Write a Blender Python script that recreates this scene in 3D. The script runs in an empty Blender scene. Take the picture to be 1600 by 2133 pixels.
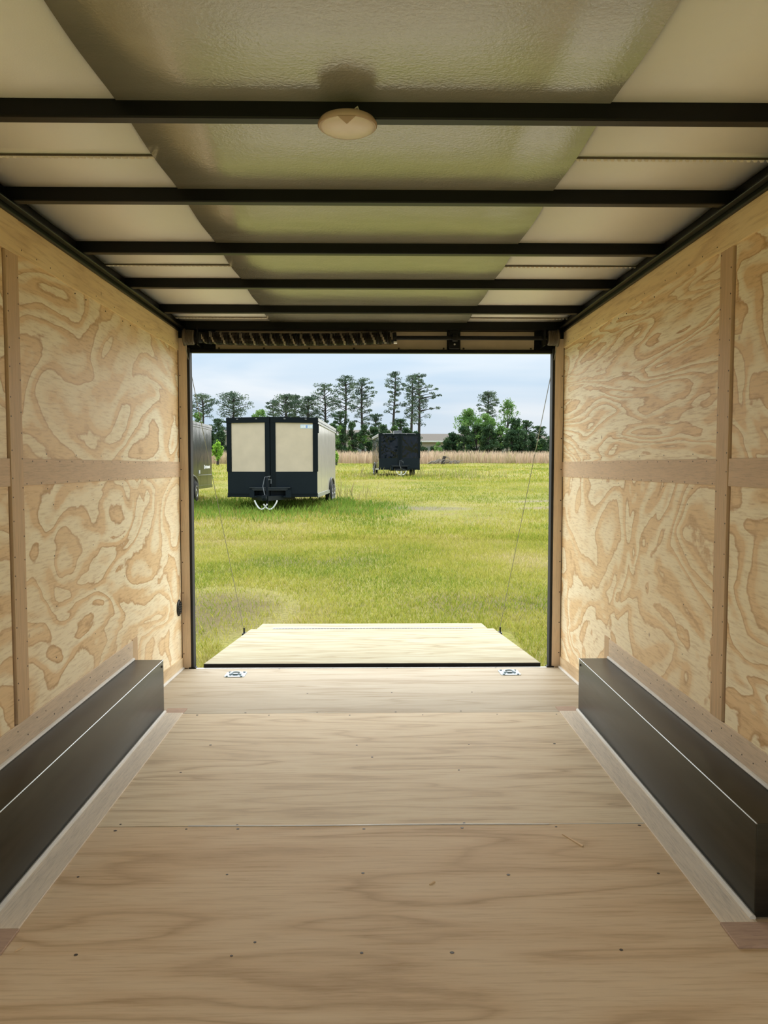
import bpy, bmesh, math, random
import numpy as np
from mathutils import Vector, Matrix

S = bpy.context.scene
COL = S.collection
random.seed(7)
RNG = np.random.default_rng(11)

# ------------------------------------------------------------------ camera
CAM_H, YAW, PITCH, FPX = 1.2134, 0.0153, 0.0582, 1655.66
cd = bpy.data.cameras.new('camera')
cam = bpy.data.objects.new('camera', cd)
COL.objects.link(cam)
cam.location = (0, 0, CAM_H)
cam.rotation_euler = (math.pi / 2 - PITCH, 0, -YAW)
cd.sensor_fit = 'HORIZONTAL'
cd.sensor_width = 36.0
cd.lens = FPX / 1600.0 * 36.0
cd.clip_start = 0.02
cd.clip_end = 2000
S.camera = cam

# ------------------------------------------------------------------ sky (overcast) and exposure
SKY_ZENITH = 2.2
SUN_STRENGTH = 6.8
EXPOSURE = 0.08
BACK_OPEN_Y = -0.3          # the trailer goes on to here behind the camera
S.view_settings.view_transform = 'Standard'
S.view_settings.look = 'None'
S.view_settings.gamma = 1.0
S.view_settings.use_curve_mapping = False
S.view_settings.exposure = EXPOSURE
S.cycles.diffuse_bounces = 5
S.cycles.max_bounces = 6


class NT:
    """tiny node-tree helper"""
    def __init__(self, tree):
        self.t = tree
        self.n = tree.nodes
        self.l = tree.links

    def node(self, kind, **kw):
        nd = self.n.new(kind)
        for k, v in kw.items():
            setattr(nd, k, v)
        return nd

    def put(self, sock, v):
        if isinstance(v, bpy.types.NodeSocket):
            self.l.new(v, sock)
        elif v is not None:
            if hasattr(sock.default_value, '__len__') and not isinstance(v, (int, float)):
                n = len(sock.default_value)
                v = tuple(v)
                if n == 4 and len(v) == 3:
                    v = v + (1.0,)
                sock.default_value = v
            else:
                sock.default_value = v

    def math(self, op, a, b=None, c=None, clamp=False):
        nd = self.node('ShaderNodeMath', operation=op, use_clamp=clamp)
        for i, v in enumerate((a, b, c)):
            if v is not None:
                self.put(nd.inputs[i], v)
        return nd.outputs[0]

    def mix(self, fac, a, b, mode='MIX'):
        nd = self.node('ShaderNodeMix', data_type='RGBA', blend_type=mode)
        self.put(nd.inputs['Factor'], fac)
        self.put(nd.inputs['A'], a) if False else self.put(nd.inputs[6], a)
        self.put(nd.inputs[7], b)
        return nd.outputs[2]

    def ramp(self, fac, stops, interp='LINEAR'):
        nd = self.node('ShaderNodeValToRGB')
        cr = nd.color_ramp
        cr.interpolation = interp
        while len(cr.elements) < len(stops):
            cr.elements.new(0.5)
        for e, (p, c) in zip(cr.elements, stops):
            e.position = p
            e.color = tuple(c) + (1.0,) if len(c) == 3 else tuple(c)
        self.put(nd.inputs[0], fac)
        return nd.outputs[0]

    def coord(self, kind='Object', scale=(1, 1, 1), loc=(0, 0, 0), rot=(0, 0, 0)):
        tc = self.node('ShaderNodeTexCoord')
        mp = self.node('ShaderNodeMapping')
        self.l.new(tc.outputs[kind], mp.inputs[0])
        mp.inputs['Location'].default_value = loc
        mp.inputs['Rotation'].default_value = rot
        mp.inputs['Scale'].default_value = scale
        return mp.outputs[0]

    def noise(self, vec, scale=1.0, detail=2.0, rough=0.5, dist=0.0, out=0):
        nd = self.node('ShaderNodeTexNoise')
        self.put(nd.inputs['Vector'], vec)
        nd.inputs['Scale'].default_value = scale
        nd.inputs['Detail'].default_value = detail
        nd.inputs['Roughness'].default_value = rough
        nd.inputs['Distortion'].default_value = dist
        return nd.outputs[out]

    def bump(self, h, strength=0.2, dist=0.01):
        nd = self.node('ShaderNodeBump')
        nd.inputs['Strength'].default_value = strength
        nd.inputs['Distance'].default_value = dist
        self.l.new(h, nd.inputs['Height'])
        return nd.outputs[0]


w = bpy.data.worlds.new('overcast_sky')
S.world = w
w.use_nodes = True
wt = NT(w.node_tree)
for nd in list(wt.n):
    wt.n.remove(nd)
wtc = wt.node('ShaderNodeTexCoord')
wsep = wt.node('ShaderNodeSeparateXYZ')
wt.l.new(wtc.outputs['Generated'], wsep.inputs[0])
wz = wt.math('MAXIMUM', wsep.outputs[2], 0.0)
wlum = wt.math('MULTIPLY_ADD', wz, 2.0 / 3.0, 1.0 / 3.0)          # CIE overcast sky
wmap = wt.node('ShaderNodeMapping')
wt.l.new(wtc.outputs['Generated'], wmap.inputs[0])
wmap.inputs['Scale'].default_value = (1.3, 1.3, 6.5)
wmap.inputs['Location'].default_value = (3.1, 0.4, 1.7)
wn = wt.noise(wmap.outputs[0], 2.2, 4, 0.5, 0.4)
wcl = wt.ramp(wn, [(0.36, (0.60, 0.78, 0.94)), (0.68, (0.98, 1.02, 1.04))])
wcol = wt.mix(wt.math('MULTIPLY', wz, 2.5, clamp=True), (0.97, 1.0, 1.04), (1.0, 1.0, 1.0))
wcol = wt.mix(1.0, wcol, wcl, 'MULTIPLY')
wbg = wt.node('ShaderNodeBackground')
wt.l.new(wcol, wbg.inputs[0])
wt.l.new(wt.math('MULTIPLY', wlum, SKY_ZENITH), wbg.inputs[1])
wout = wt.node('ShaderNodeOutputWorld')
wt.l.new(wbg.outputs[0], wout.inputs[0])

# sun veiled by the cloud: very soft, high, beyond the ramp
sl = bpy.data.lights.new('veiled_sun', 'SUN')
sl.energy = SUN_STRENGTH
sl.angle = math.radians(150)
sl.color = (1.0, 0.97, 0.9)
so = bpy.data.objects.new('veiled_sun', sl)
so.rotation_euler = (math.radians(-50), 0, 0)
COL.objects.link(so)


# ------------------------------------------------------------------ materials
def mat(name):
    m = bpy.data.materials.new(name)
    m.use_nodes = True
    t = NT(m.node_tree)
    b = t.n['Principled BSDF']
    return m, t, b


def m_plain(name, col, rough=0.5, metal=0.0, spec=0.5, var=0.12, vscale=6.0, bump=0.0, bscale=200):
    m, t, b = mat(name)
    v = t.noise(t.coord(), vscale, 4, 0.6)
    lo = tuple(c * (1 - var) for c in col)
    hi = tuple(min(1, c * (1 + var)) for c in col)
    t.put(b.inputs['Base Color'], t.ramp(v, [(0.3, lo), (0.7, hi)]))
    b.inputs['Roughness'].default_value = rough
    b.inputs['Metallic'].default_value = metal
    b.inputs['Specular IOR Level'].default_value = spec
    if bump:
        t.put(b.inputs['Normal'], t.bump(t.noise(t.coord(), bscale, 2), bump, 0.002))
    return m


def m_ply(name, light, mid, dark, scale, loc, bands=5.0, dist=0.5, grain=(3, 3, 60), soft=0.25, streak=0.28,
          rough=0.55, rot=(0, 0, 0), detail=2.0, sharp=True, amount=1.0, knots=True, spec=0.3):
    """rotary-cut pine ply: contour bands of a warped field, with fine grain on top"""
    m, t, b = mat(name)
    c = t.coord('Object', scale, loc, rot)
    f = t.noise(c, 1.0, detail, 0.42, dist)
    fine = t.noise(t.coord('Object', tuple(4 * s for s in scale), loc, rot), 2.0, 3, 0.6)
    f = t.math('MULTIPLY_ADD', fine, 0.06, f)
    fr = t.math('FRACT', t.math('MULTIPLY', f, bands))
    if sharp:
        col = t.ramp(fr, [(0.0, light), (0.30, light), (0.52, tuple(0.5 * (a + e) for a, e in zip(light, mid))),
                          (0.60, mid), (0.84, mid), (0.94, dark), (1.0, light)])
    else:
        col = t.ramp(fr, [(0.0, mid), (0.25, light), (0.5, light), (0.75, mid), (0.9, dark), (1.0, mid)])
    # blotchy large tint so that bands fade in and out
    big = t.noise(t.coord('Object', tuple(0.6 * s for s in scale), (loc[0] + 5, loc[1] + 3, loc[2] + 9), rot), 1.4, 2, 0.5)
    flat = t.mix(big, mid, light)
    fade = t.math('MULTIPLY', t.ramp(big, [(0.35, (0.55, 0.55, 0.55)), (0.6, (1, 1, 1))]), amount)
    col = t.mix(fade, flat, col)
    # wood fibre
    g = t.noise(t.coord('Object', grain, loc, rot), 1.0, 5, 0.65)
    gd = t.ramp(g, [(0.30, (1 - 0.75 * streak, 1 - streak, 1 - 1.3 * streak)), (0.50, (1.0, 1.0, 1.0)), (0.8, (1.06, 1.05, 1.03))])
    col = t.mix(1.0, col, gd, 'MULTIPLY')
    if knots:
        vo = t.node('ShaderNodeTexVoronoi')
        t.put(vo.inputs['Vector'], t.coord('Object', (1, 1, 1), (loc[0] * 1.7, loc[1], loc[2])))
        vo.inputs['Scale'].default_value = 3.4
        kn = t.ramp(vo.outputs['Distance'], [(0.018, (0.28, 0.17, 0.09)), (0.045, (1, 1, 1))])
        col = t.mix(0.8, col, kn, 'MULTIPLY')
    t.put(b.inputs['Base Color'], col)
    b.inputs['Roughness'].default_value = rough
    b.inputs['Specular IOR Level'].default_value = spec
    t.put(b.inputs['Normal'], t.bump(g, 0.12, 0.003))
    return m


LIGHT, MID, DARK = (0.96, 0.86, 0.64), (0.83, 0.60, 0.335), (0.60, 0.37, 0.175)
M = {}
M['ply_a'] = m_ply('plywood_flame_a', LIGHT, MID, DARK, (1, 0.95, 2.3), (0.3, 1.7, 4.2), 7.8, 1.1, (3, 12, 110))
M['ply_b'] = m_ply('plywood_flame_b', LIGHT, MID, DARK, (1, 1.1, 2.2), (2.3, 4.1, 0.7), 7.8, 1.2, (3, 12, 110))
M['ply_c'] = m_ply('plywood_flame_c', LIGHT, MID, DARK, (1, 0.8, 5.2), (5.1, 2.2, 3.3), 9.5, 0.9, (3, 9, 120), rot=(math.radians(14), 0, 0), streak=0.4)
M['ply_d'] = m_ply('plywood_flame_d', LIGHT, MID, DARK, (1, 1.3, 1.8), (8.3, 1.4, 6.1), 7.8, 1.3, (3, 12, 110))
M['ply_e'] = m_ply('plywood_flame_e', LIGHT, MID, DARK, (1, 1.2, 2.6), (6.3, 7.4, 2.1), 7.8, 1.0, (3, 12, 110))
FL, FM, FD = (0.76, 0.60, 0.415), (0.68, 0.505, 0.325), (0.50, 0.345, 0.205)
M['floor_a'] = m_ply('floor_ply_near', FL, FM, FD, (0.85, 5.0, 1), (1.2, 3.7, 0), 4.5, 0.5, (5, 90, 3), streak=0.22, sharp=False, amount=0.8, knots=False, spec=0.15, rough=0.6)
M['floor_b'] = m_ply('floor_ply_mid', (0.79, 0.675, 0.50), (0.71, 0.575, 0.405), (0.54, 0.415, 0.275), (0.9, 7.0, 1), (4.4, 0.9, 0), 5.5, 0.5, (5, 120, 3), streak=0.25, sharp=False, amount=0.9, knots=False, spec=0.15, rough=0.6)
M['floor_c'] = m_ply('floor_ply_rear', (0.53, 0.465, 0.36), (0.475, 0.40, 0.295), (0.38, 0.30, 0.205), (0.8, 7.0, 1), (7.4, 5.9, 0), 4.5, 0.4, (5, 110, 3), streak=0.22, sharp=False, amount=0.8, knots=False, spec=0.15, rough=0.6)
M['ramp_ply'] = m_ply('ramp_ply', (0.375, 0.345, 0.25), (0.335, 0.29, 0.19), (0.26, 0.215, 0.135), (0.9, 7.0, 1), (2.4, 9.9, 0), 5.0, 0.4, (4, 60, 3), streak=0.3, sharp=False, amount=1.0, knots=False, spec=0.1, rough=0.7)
M['top_ply'] = m_ply('top_board_ply', (0.93, 0.75, 0.45), (0.88, 0.67, 0.38), (0.68, 0.48, 0.26), (1, 0.9, 7.0), (3.4, 9.9, 2.2), 3.0, 0.4, (3, 6, 90), streak=0.25, sharp=False, amount=0.7)
M['base_ply'] = m_ply('base_board_ply', (0.74, 0.6, 0.4), (0.68, 0.51, 0.31), (0.5, 0.34, 0.19), (1, 0.9, 7.0), (6.4, 1.9, 2.2), 3.0, 0.4, (3, 6, 90), streak=0.25, sharp=False, amount=0.7, knots=False)


def m_lauan(name, col, grain):
    m, t, b = mat(name)
    g = t.noise(t.coord('Object', grain), 1.0, 4, 0.7)
    g2 = t.noise(t.coord('Object', tuple(0.2 * x for x in grain)), 1.0, 3, 0.5)
    c = t.ramp(g, [(0.36, tuple(0.74 * x for x in col)), (0.48, tuple(0.95 * x for x in col)), (0.7, tuple(min(1, 1.08 * x) for x in col))])
    c = t.mix(0.35, c, t.ramp(g2, [(0.3, tuple(0.8 * x for x in col)), (0.7, tuple(min(1, 1.12 * x) for x in col))]))
    t.put(b.inputs['Base Color'], c)
    b.inputs['Roughness'].default_value = 0.6
    b.inputs['Specular IOR Level'].default_value = 0.3
    t.put(b.inputs['Normal'], t.bump(g, 0.15, 0.002))
    return m


M['lauan_h'] = m_lauan('lauan_along', (0.68, 0.49, 0.32), (60, 16, 240))
M['lauan_v'] = m_lauan('lauan_upright', (0.66, 0.46, 0.275), (60, 260, 9))
M['lauan_j'] = m_lauan('lauan_jamb', (0.80, 0.645, 0.485), (260, 60, 9))
M['lauan_f'] = m_lauan('lauan_floor_strip', (0.84, 0.73, 0.60), (240, 16, 60))
M['lauan_w'] = m_lauan('lauan_above_box', (0.76, 0.61, 0.46), (60, 16, 240))
M['lauan_p'] = m_lauan('lauan_pinkish', (0.52, 0.36, 0.27), (20, 200, 60))
M['backing'] = m_plain('wall_backing_red_brown', (0.16, 0.045, 0.03), 0.7)  # dark red-brown, shows in the gap beside each batten
M['black'] = m_plain('black_painted_steel', (0.006, 0.006, 0.006), 0.35, 0.0, 0.22)
M['black_rough'] = m_plain('black_rubber', (0.012, 0.012, 0.012), 0.75)
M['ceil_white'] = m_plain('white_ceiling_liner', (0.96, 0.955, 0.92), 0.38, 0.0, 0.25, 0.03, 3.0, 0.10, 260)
M['hem'] = m_plain('hemmed_edge', (0.86, 0.80, 0.70), 0.45)
M['caulk'] = m_plain('sealant_bead', (0.70, 0.66, 0.60), 0.45)
M['seam'] = m_plain('pale_seam_filler', (0.74, 0.70, 0.66), 0.4)
M['alu'] = m_plain('bare_aluminium', (0.72, 0.71, 0.69), 0.35, 0.9)
M['zinc'] = m_plain('zinc_plate', (0.46, 0.56, 0.62), 0.35, 0.7)
M['zinc_dark'] = m_plain('zinc_recess', (0.13, 0.18, 0.21), 0.4, 0.6)
M['header_panel'] = m_plain('header_skin_tan', (0.50, 0.42, 0.31), 0.5)
M['spring'] = m_plain('oiled_spring_wire', (0.016, 0.014, 0.011), 0.28, 0.6)
M['drum'] = m_plain('cable_drum_cast', (0.13, 0.105, 0.075), 0.45, 0.5)
M['cable'] = m_plain('steel_cable', (0.30, 0.29, 0.25), 0.5, 0.5)
M['lamp_body'] = m_plain('lamp_plastic', (0.50, 0.37, 0.26), 0.4)
M['lamp_lens'] = m_plain('lamp_lens', (0.90, 0.80, 0.73), 0.3)
M['screw'] = m_plain('dark_screw', (0.06, 0.045, 0.035), 0.5, 0.4)
M['box_edge_glint'] = m_plain('box_glint_metal', (0.50, 0.54, 0.57), 0.3, 0.9)  # pale metal that paints the highlight on the box corner


def m_box():
    m, t, b = mat('dark_mill_metal')
    g = t.noise(t.coord('Object', (4, 3, 30)), 1.0, 4, 0.6)
    t.put(b.inputs['Base Color'], t.ramp(g, [(0.3, (0.048, 0.047, 0.038)), (0.7, (0.070, 0.068, 0.056))]))
    b.inputs['Metallic'].default_value = 0.75
    t.put(b.inputs['Roughness'], t.math('MULTIPLY_ADD', g, 0.15, 0.26))
    return m


M['box'] = m_box()


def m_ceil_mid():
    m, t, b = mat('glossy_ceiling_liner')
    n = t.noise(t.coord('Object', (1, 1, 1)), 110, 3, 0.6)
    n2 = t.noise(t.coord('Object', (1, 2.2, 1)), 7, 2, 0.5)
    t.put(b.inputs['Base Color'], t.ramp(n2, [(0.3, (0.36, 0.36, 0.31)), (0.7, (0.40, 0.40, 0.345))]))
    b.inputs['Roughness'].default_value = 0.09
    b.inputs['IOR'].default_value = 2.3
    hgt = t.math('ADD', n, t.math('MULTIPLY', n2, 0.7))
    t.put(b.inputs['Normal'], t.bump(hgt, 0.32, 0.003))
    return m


M['ceil_mid'] = m_ceil_mid()


# ------------------------------------------------------------------ mesh helpers
def wloc(o):
    v = Vector((0, 0, 0))
    while o:
        v += o.location
        o = o.parent
    return v


def link(name, me, m=None, parent=None):
    o = bpy.data.objects.new(name, me)
    COL.objects.link(o)
    if m is not None and me is not None:
        me.materials.append(M[m] if isinstance(m, str) else m)
    if parent is not None:
        o.parent = parent
    return o


def mesh(name, verts, faces, m, parent=None, local=False, smooth=False):
    me = bpy.data.meshes.new(name)
    off = Vector((0, 0, 0)) if (local or parent is None) else wloc(parent)
    me.from_pydata([tuple(Vector(v) - off) for v in verts], [], faces)
    if smooth:
        for p in me.polygons:
            p.use_smooth = True
    me.update()
    return link(name, me, m, parent)


class B:
    """collects shapes into one mesh"""
    def __init__(self):
        self.v, self.f = [], []

    def add(self, vs, fs):
        o = len(self.v)
        self.v += [tuple(x) for x in vs]
        self.f += [tuple(i + o for i in f) for f in fs]
        return self

    def box(self, x0, x1, y0, y1, z0, z1):
        x0, x1 = sorted((x0, x1)); y0, y1 = sorted((y0, y1)); z0, z1 = sorted((z0, z1))
        v = [(x, y, z) for z in (z0, z1) for y in (y0, y1) for x in (x0, x1)]
        return self.add(v, HEX)

    def hexa(self, v):
        return self.add(v, HEX)

    def tube(self, pts, r, n=8, cap=True):
        pts = [Vector(p) for p in pts]
        rr = r if hasattr(r, '__len__') else [r] * len(pts)
        vs, fs = [], []
        up = None
        for i, p in enumerate(pts):
            d = (pts[min(i + 1, len(pts) - 1)] - pts[max(i - 1, 0)]).normalized()
            if up is None:
                up = Vector((0, 0, 1)) if abs(d.z) < 0.9 else Vector((1, 0, 0))
            a = d.cross(up).normalized()
            b = a.cross(d).normalized()
            up = b
            for k in range(n):
                t = 2 * math.pi * k / n
                vs.append(p + (a * math.cos(t) + b * math.sin(t)) * rr[i])
        for i in range(len(pts) - 1):
            for k in range(n):
                fs.append((i * n + k, i * n + (k + 1) % n, (i + 1) * n + (k + 1) % n, (i + 1) * n + k))
        if cap:
            fs.append(tuple(range(n))[::-1])
            fs.append(tuple((len(pts) - 1) * n + k for k in range(n)))
        return self.add(vs, fs)

    def lathe(self, prof, c, axis='z', n=24):
        """prof: (r, h) pairs along axis from centre c"""
        vs, fs = [], []
        for (r, h) in prof:
            for k in range(n):
                t = 2 * math.pi * k / n
                a, b2 = r * math.cos(t), r * math.sin(t)
                if axis == 'z':
                    q = (c[0] + a, c[1] + b2, c[2] + h)
                elif axis == 'x':
                    q = (c[0] + h, c[1] + a, c[2] + b2)
                else:
                    q = (c[0] + a, c[1] + h, c[2] + b2)
                vs.append(q)
        for i in range(len(prof) - 1):
            for k in range(n):
                fs.append((i * n + k, i * n + (k + 1) % n, (i + 1) * n + (k + 1) % n, (i + 1) * n + k))
        fs.append(tuple(range(n))[::-1])
        fs.append(tuple((len(prof) - 1) * n + k for k in range(n)))
        return self.add(vs, fs)

    def build(self, name, m, parent=None, local=False, smooth=False, bevel=0.0, seg=2, angle=40):
        o = mesh(name, self.v, self.f, m, parent, local)
        bm = bmesh.new()
        bm.from_mesh(o.data)
        bmesh.ops.recalc_face_normals(bm, faces=bm.faces)
        if bevel:
            ed = [e for e in bm.edges if len(e.link_faces) == 2 and e.calc_face_angle(0) > 0.6]
            bmesh.ops.bevel(bm, geom=ed, offset=bevel, segments=seg, profile=0.5, affect='EDGES')
        bm.to_mesh(o.data)
        bm.free()
        if smooth:
            for p in o.data.polygons:
                p.use_smooth = True
            o.data.set_sharp_from_angle(angle=math.radians(angle))
        return o


HEX = [(0, 2, 3, 1), (4, 5, 7, 6), (0, 1, 5, 4), (2, 6, 7, 3), (0, 4, 6, 2), (1, 3, 7, 5)]


def tag(o, label=None, cat=None, group=None, kind=None):
    if label: o['label'] = label
    if cat: o['category'] = cat
    if group: o['group'] = group
    if kind: o['kind'] = kind
    return o


def empty(name, loc=(0, 0, 0), rz=0.0):
    o = bpy.data.objects.new(name, None)
    COL.objects.link(o)
    o.location = loc
    o.rotation_euler = (0, 0, rz)
    o.empty_display_size = 0.1
    return o


def stuff_mesh(name, V, F4, m, parent=None, cols=None):
    """fast numpy mesh of quads, with a colour for each vertex of its own kind"""
    me = bpy.data.meshes.new(name)
    nv, nf = len(V), len(F4)
    k = F4.shape[1]
    me.vertices.add(nv)
    me.vertices.foreach_set('co', np.asarray(V, np.float32).ravel())
    me.loops.add(nf * k)
    me.polygons.add(nf)
    me.loops.foreach_set('vertex_index', np.asarray(F4, np.int32).ravel())
    me.polygons.foreach_set('loop_start', np.arange(0, nf * k, k, dtype=np.int32))
    me.polygons.foreach_set('loop_total', np.full(nf, k, np.int32))
    me.update(calc_edges=True)
    me.validate()
    if cols is not None:
        at = me.color_attributes.new('tint', 'FLOAT_COLOR', 'POINT')
        c4 = np.ones((nv, 4), np.float32)
        c4[:, :3] = cols
        at.data.foreach_set('color', c4.ravel())
    return link(name, me, m, parent)


# ================================================================== THE SETTING
XW = 1.176                    # half width between plywood faces
YE = 4.885                    # rear end of the room
YB = BACK_OPEN_Y
Y1, Y2 = 3.845, 2.622         # floor joints
ZR = -0.043                   # the floor drops to here at the ramp
ZC = 2.088                    # ceiling liner
ZBOW = 2.0475                 # underside of roof bows


def zfloor(y):
    return 0.0 if y <= Y1 else ZR * (y - Y1) / (YE - Y1)


# ---- floor
floor = B().box(-1.2, 1.2, YB, Y1, -0.10, -0.019).hexa(
    [(-1.2, Y1, -0.10), (1.2, Y1, -0.10), (-1.2, YE, -0.13), (1.2, YE, -0.13),
     (-1.2, Y1, -0.019), (1.2, Y1, -0.019), (-1.2, YE, ZR - 0.019), (1.2, YE, ZR - 0.019)]).build('floor', 'black')
tag(floor, 'pale brown plywood trailer floor of wide sheets screwed down', kind='structure')


def sheet(y0, y1, m):
    v = [(-XW, y0, zfloor(y0) - 0.018), (XW, y0, zfloor(y0) - 0.018), (-XW, y1, zfloor(y1) - 0.018), (XW, y1, zfloor(y1) - 0.018),
         (-XW, y0, zfloor(y0)), (XW, y0, zfloor(y0)), (-XW, y1, zfloor(y1)), (XW, y1, zfloor(y1))]
    return B().hexa(v).build('plywood_sheet', m, floor)


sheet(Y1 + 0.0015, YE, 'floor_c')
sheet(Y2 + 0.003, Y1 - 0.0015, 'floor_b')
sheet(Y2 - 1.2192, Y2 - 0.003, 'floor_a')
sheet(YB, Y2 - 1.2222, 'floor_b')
# pale filler bead in the nearer joint, wandering a little
B().tube([(x, Y2 + 0.002 * math.sin(x * 7), -0.0005) for x in np.linspace(-0.62, 0.60, 30)], 0.0035, 6).build('seam_filler', 'seam', floor, smooth=True)
B().tube([(x, Y2 + 0.001 * math.sin(x * 9), -0.001) for x in np.linspace(0.60, 0.925, 12)], 0.0025, 6).build('seam_filler', 'caulk', floor, smooth=True)
# floor strips beside the wheel boxes and their end pieces
for s in (-1, 1):
    B().box(s * 1.022, s * 0.925, 2.026, Y1, 0.0003, 0.0055).build('edge_strip', 'lauan_f', floor, bevel=0.001, seg=1)
    B().box(s * 1.022, s * 0.925, Y1 + 0.001, Y1 + 0.085, 0.0002 - 0.004, 0.002).build('end_piece', 'lauan_p', floor)
    B().box(s * (XW - 0.001), s * 0.921, 1.918, 2.024, 0.0003, 0.007).build('end_piece', 'lauan_p', floor, bevel=0.001, seg=1)
# metal strip with screws at the rear edge
B().hexa([(-1.14, YE - 0.012, ZR - 0.03), (1.14, YE - 0.012, ZR - 0.03), (-1.14, YE + 0.012, ZR - 0.03), (1.14, YE + 0.012, ZR - 0.03),
          (-1.14, YE - 0.012, ZR + 0.002), (1.14, YE - 0.012, ZR + 0.002), (-1.14, YE + 0.012, ZR + 0.001), (1.14, YE + 0.012, ZR + 0.001)]).build('rear_edge_strip', 'alu', floor)
sc = B()


def screw(bld, x, y, r=0.0045):
    z = zfloor(y)
    a = random.random() * 3
    bld.add([(x + r * math.cos(a + k * 1.0472) * 1.1, y + r * math.sin(a + k * 1.0472), z + 0.0008) for k in range(6)] +
            [(x + r * math.cos(a + k * 1.0472) * 1.1, y + r * math.sin(a + k * 1.0472), z - 0.002) for k in range(6)],
            [tuple(range(6))] + [(k, k + 6, (k + 1) % 6 + 6, (k + 1) % 6) for k in range(6)])


for yrow, xs in ((1.97, (-0.93, -0.30)), (2.30, (-0.86, -0.43, -0.03, 0.395, 0.86)), (1.92, (-0.73, -0.35, -0.03, 0.20, 0.63)),
                 (2.60, (-0.86, -0.62, -0.44, -0.035, 0.30, 0.62, 0.90)), (2.64, (-0.85, -0.45, 0.32)),
                 (3.10, (-0.75, 0.34)), (3.40, (-0.70, -0.06, 0.42, 0.8)), (3.25, (0.0,)),
                 (3.82, (-0.86, -0.5, -0.1, 0.25, 0.62, 0.9)), (3.865, (-0.62, -0.27, 0.12, 0.45)), (4.25, (-0.35, 0.1, 0.55)), (YE - 0.012, (-0.57, -0.25, 0.1, 0.43, 0.76))):
    for x in xs:
        screw(sc, x + random.uniform(-0.01, 0.01), yrow + random.uniform(-0.012, 0.006), random.uniform(0.0035, 0.0055))
tag(sc.build('screw_heads', 'screw', floor), kind='stuff')

# ---- side walls
def side_wall(s, name, label, mats):
    X = s * XW
    wall = B().box(X + s * 0.009, X + s * 0.05, YB, YE + 0.1, -0.13, 2.13).build(name, 'backing')
    tag(wall, label, kind='structure')

    def board(nm, y0, y1, z0, z1, proud, m, bev=0.0008):
        return B().box(X + s * 0.0085, X - s * proud, y0, y1, z0, z1).build(nm, m, wall, bevel=bev, seg=1)
    topz = 1.931 if s > 0 else 1.912
    # plywood panels, far bay then near bays
    board('plywood_panel', 2.66, YE - 0.004, 1.19, 2.03, 0.0, mats[0])
    board('plywood_panel', 2.66, YE - 0.004, -0.10, 1.188, 0.0, mats[1])
    for y1 in (2.588, 2.588 - 1.2192, 2.588 - 2.4384):
        y0 = max(YB, y1 - 1.213)
        if y1 - y0 > 0.1:
            board('plywood_panel', y0, y1, 1.19, 2.03, 0.0, mats[2])
            board('plywood_panel', y0, y1, -0.10, 1.188, 0.0, mats[3])
    # battens and rails
    board('batten', 2.601, 2.692, 0.358, topz, 0.006, 'lauan_v')
    board('rail_board', 2.694, YE - 0.004, 1.146, 1.237, 0.004, 'lauan_h')
    board('rail_board', YB, 2.5985, 1.146, 1.237, 0.004, 'lauan_h')
    board('top_board', 2.697, YE - 0.004, topz, 2.03, 0.006, 'top_ply')
    board('top_board', YB, 2.6955, topz - 0.006, 2.03, 0.0075, 'top_ply')
    # board above the wheel box, its end batten, and the sloping base board behind it
    board('base_board', YB, 3.868, 0.262, 0.357, 0.005, 'lauan_w')
    board('end_batten', 3.87, 3.948, -0.02, 0.362, 0.004, 'lauan_v')
    bb = B().hexa([(X + s * 0.0085, 3.95, zfloor(3.95)), (X - s * 0.006, 3.95, zfloor(3.95)), (X + s * 0.0085, YE - 0.004, ZR), (X - s * 0.006, YE - 0.004, ZR),
                   (X + s * 0.0085, 3.95, 0.088), (X - s * 0.006, 3.95, 0.088), (X + s * 0.0085, YE - 0.004, 0.026), (X - s * 0.006, YE - 0.004, 0.026)])
    bb.build('base_board', 'base_ply', wall)
    B().tube([(X - s * 0.007, 3.95, zfloor(3.95) + 0.004), (X - s * 0.007, YE - 0.004, ZR + 0.004)], 0.009, 8).build('corner_bead', 'caulk', wall, smooth=True)
    # nails: dark dots along battens and rails
    nb = B()

    def nail(y, z, proud):
        r = 0.0028
        xx = X - s * (proud + 0.0007)
        vs = [(xx, y + r * math.cos(k * 1.2566), z + r * math.sin(k * 1.2566)) for k in range(5)]
        nb.add(vs + [(X - s * (proud - 0.002), v[1], v[2]) for v in vs], [tuple(range(5))] + [(k, (k + 1) % 5, (k + 1) % 5 + 5, k + 5) for k in range(5)])
    for z in np.arange(0.42, 1.9, 0.085):
        nail(2.610, z + random.uniform(-.02, .02), 0.006)
        nail(2.684, z + 0.04 + random.uniform(-.02, .02), 0.006)
    for y in np.arange(2.72, 4.85, 0.12):
        nail(y, 1.152, 0.004)
        nail(y + 0.05, 1.229, 0.004)
        nail(y, topz + 0.02 if random.random() < .6 else topz - 0.02, 0.006)
    for z in (1.13, 1.255):
        for y in np.arange(2.9, 4.85, 0.29):
            nail(y, z, 0.0)
    for y in np.arange(2.95, 4.8, 0.41):
        for z in np.arange(0.5, 1.1, 0.19):
            nail(y + random.uniform(-.01, .01), z, 0.0)
    for y in np.arange(2.3, 3.85, 0.075):
        nail(y, 0.335 if random.random() < .5 else 0.30, 0.005)
    tag(nb.build('nail_heads', 'screw', wall), kind='stuff')
    return wall


wall_left = side_wall(-1, 'wall_left', 'plywood trailer wall with the round black vent near the opening', ('ply_a', 'ply_b', 'ply_e', 'ply_e'))
wall_right = side_wall(1, 'wall_right', 'plywood trailer wall facing the wall with the round vent', ('ply_c', 'ply_d', 'ply_e', 'ply_b'))

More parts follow.
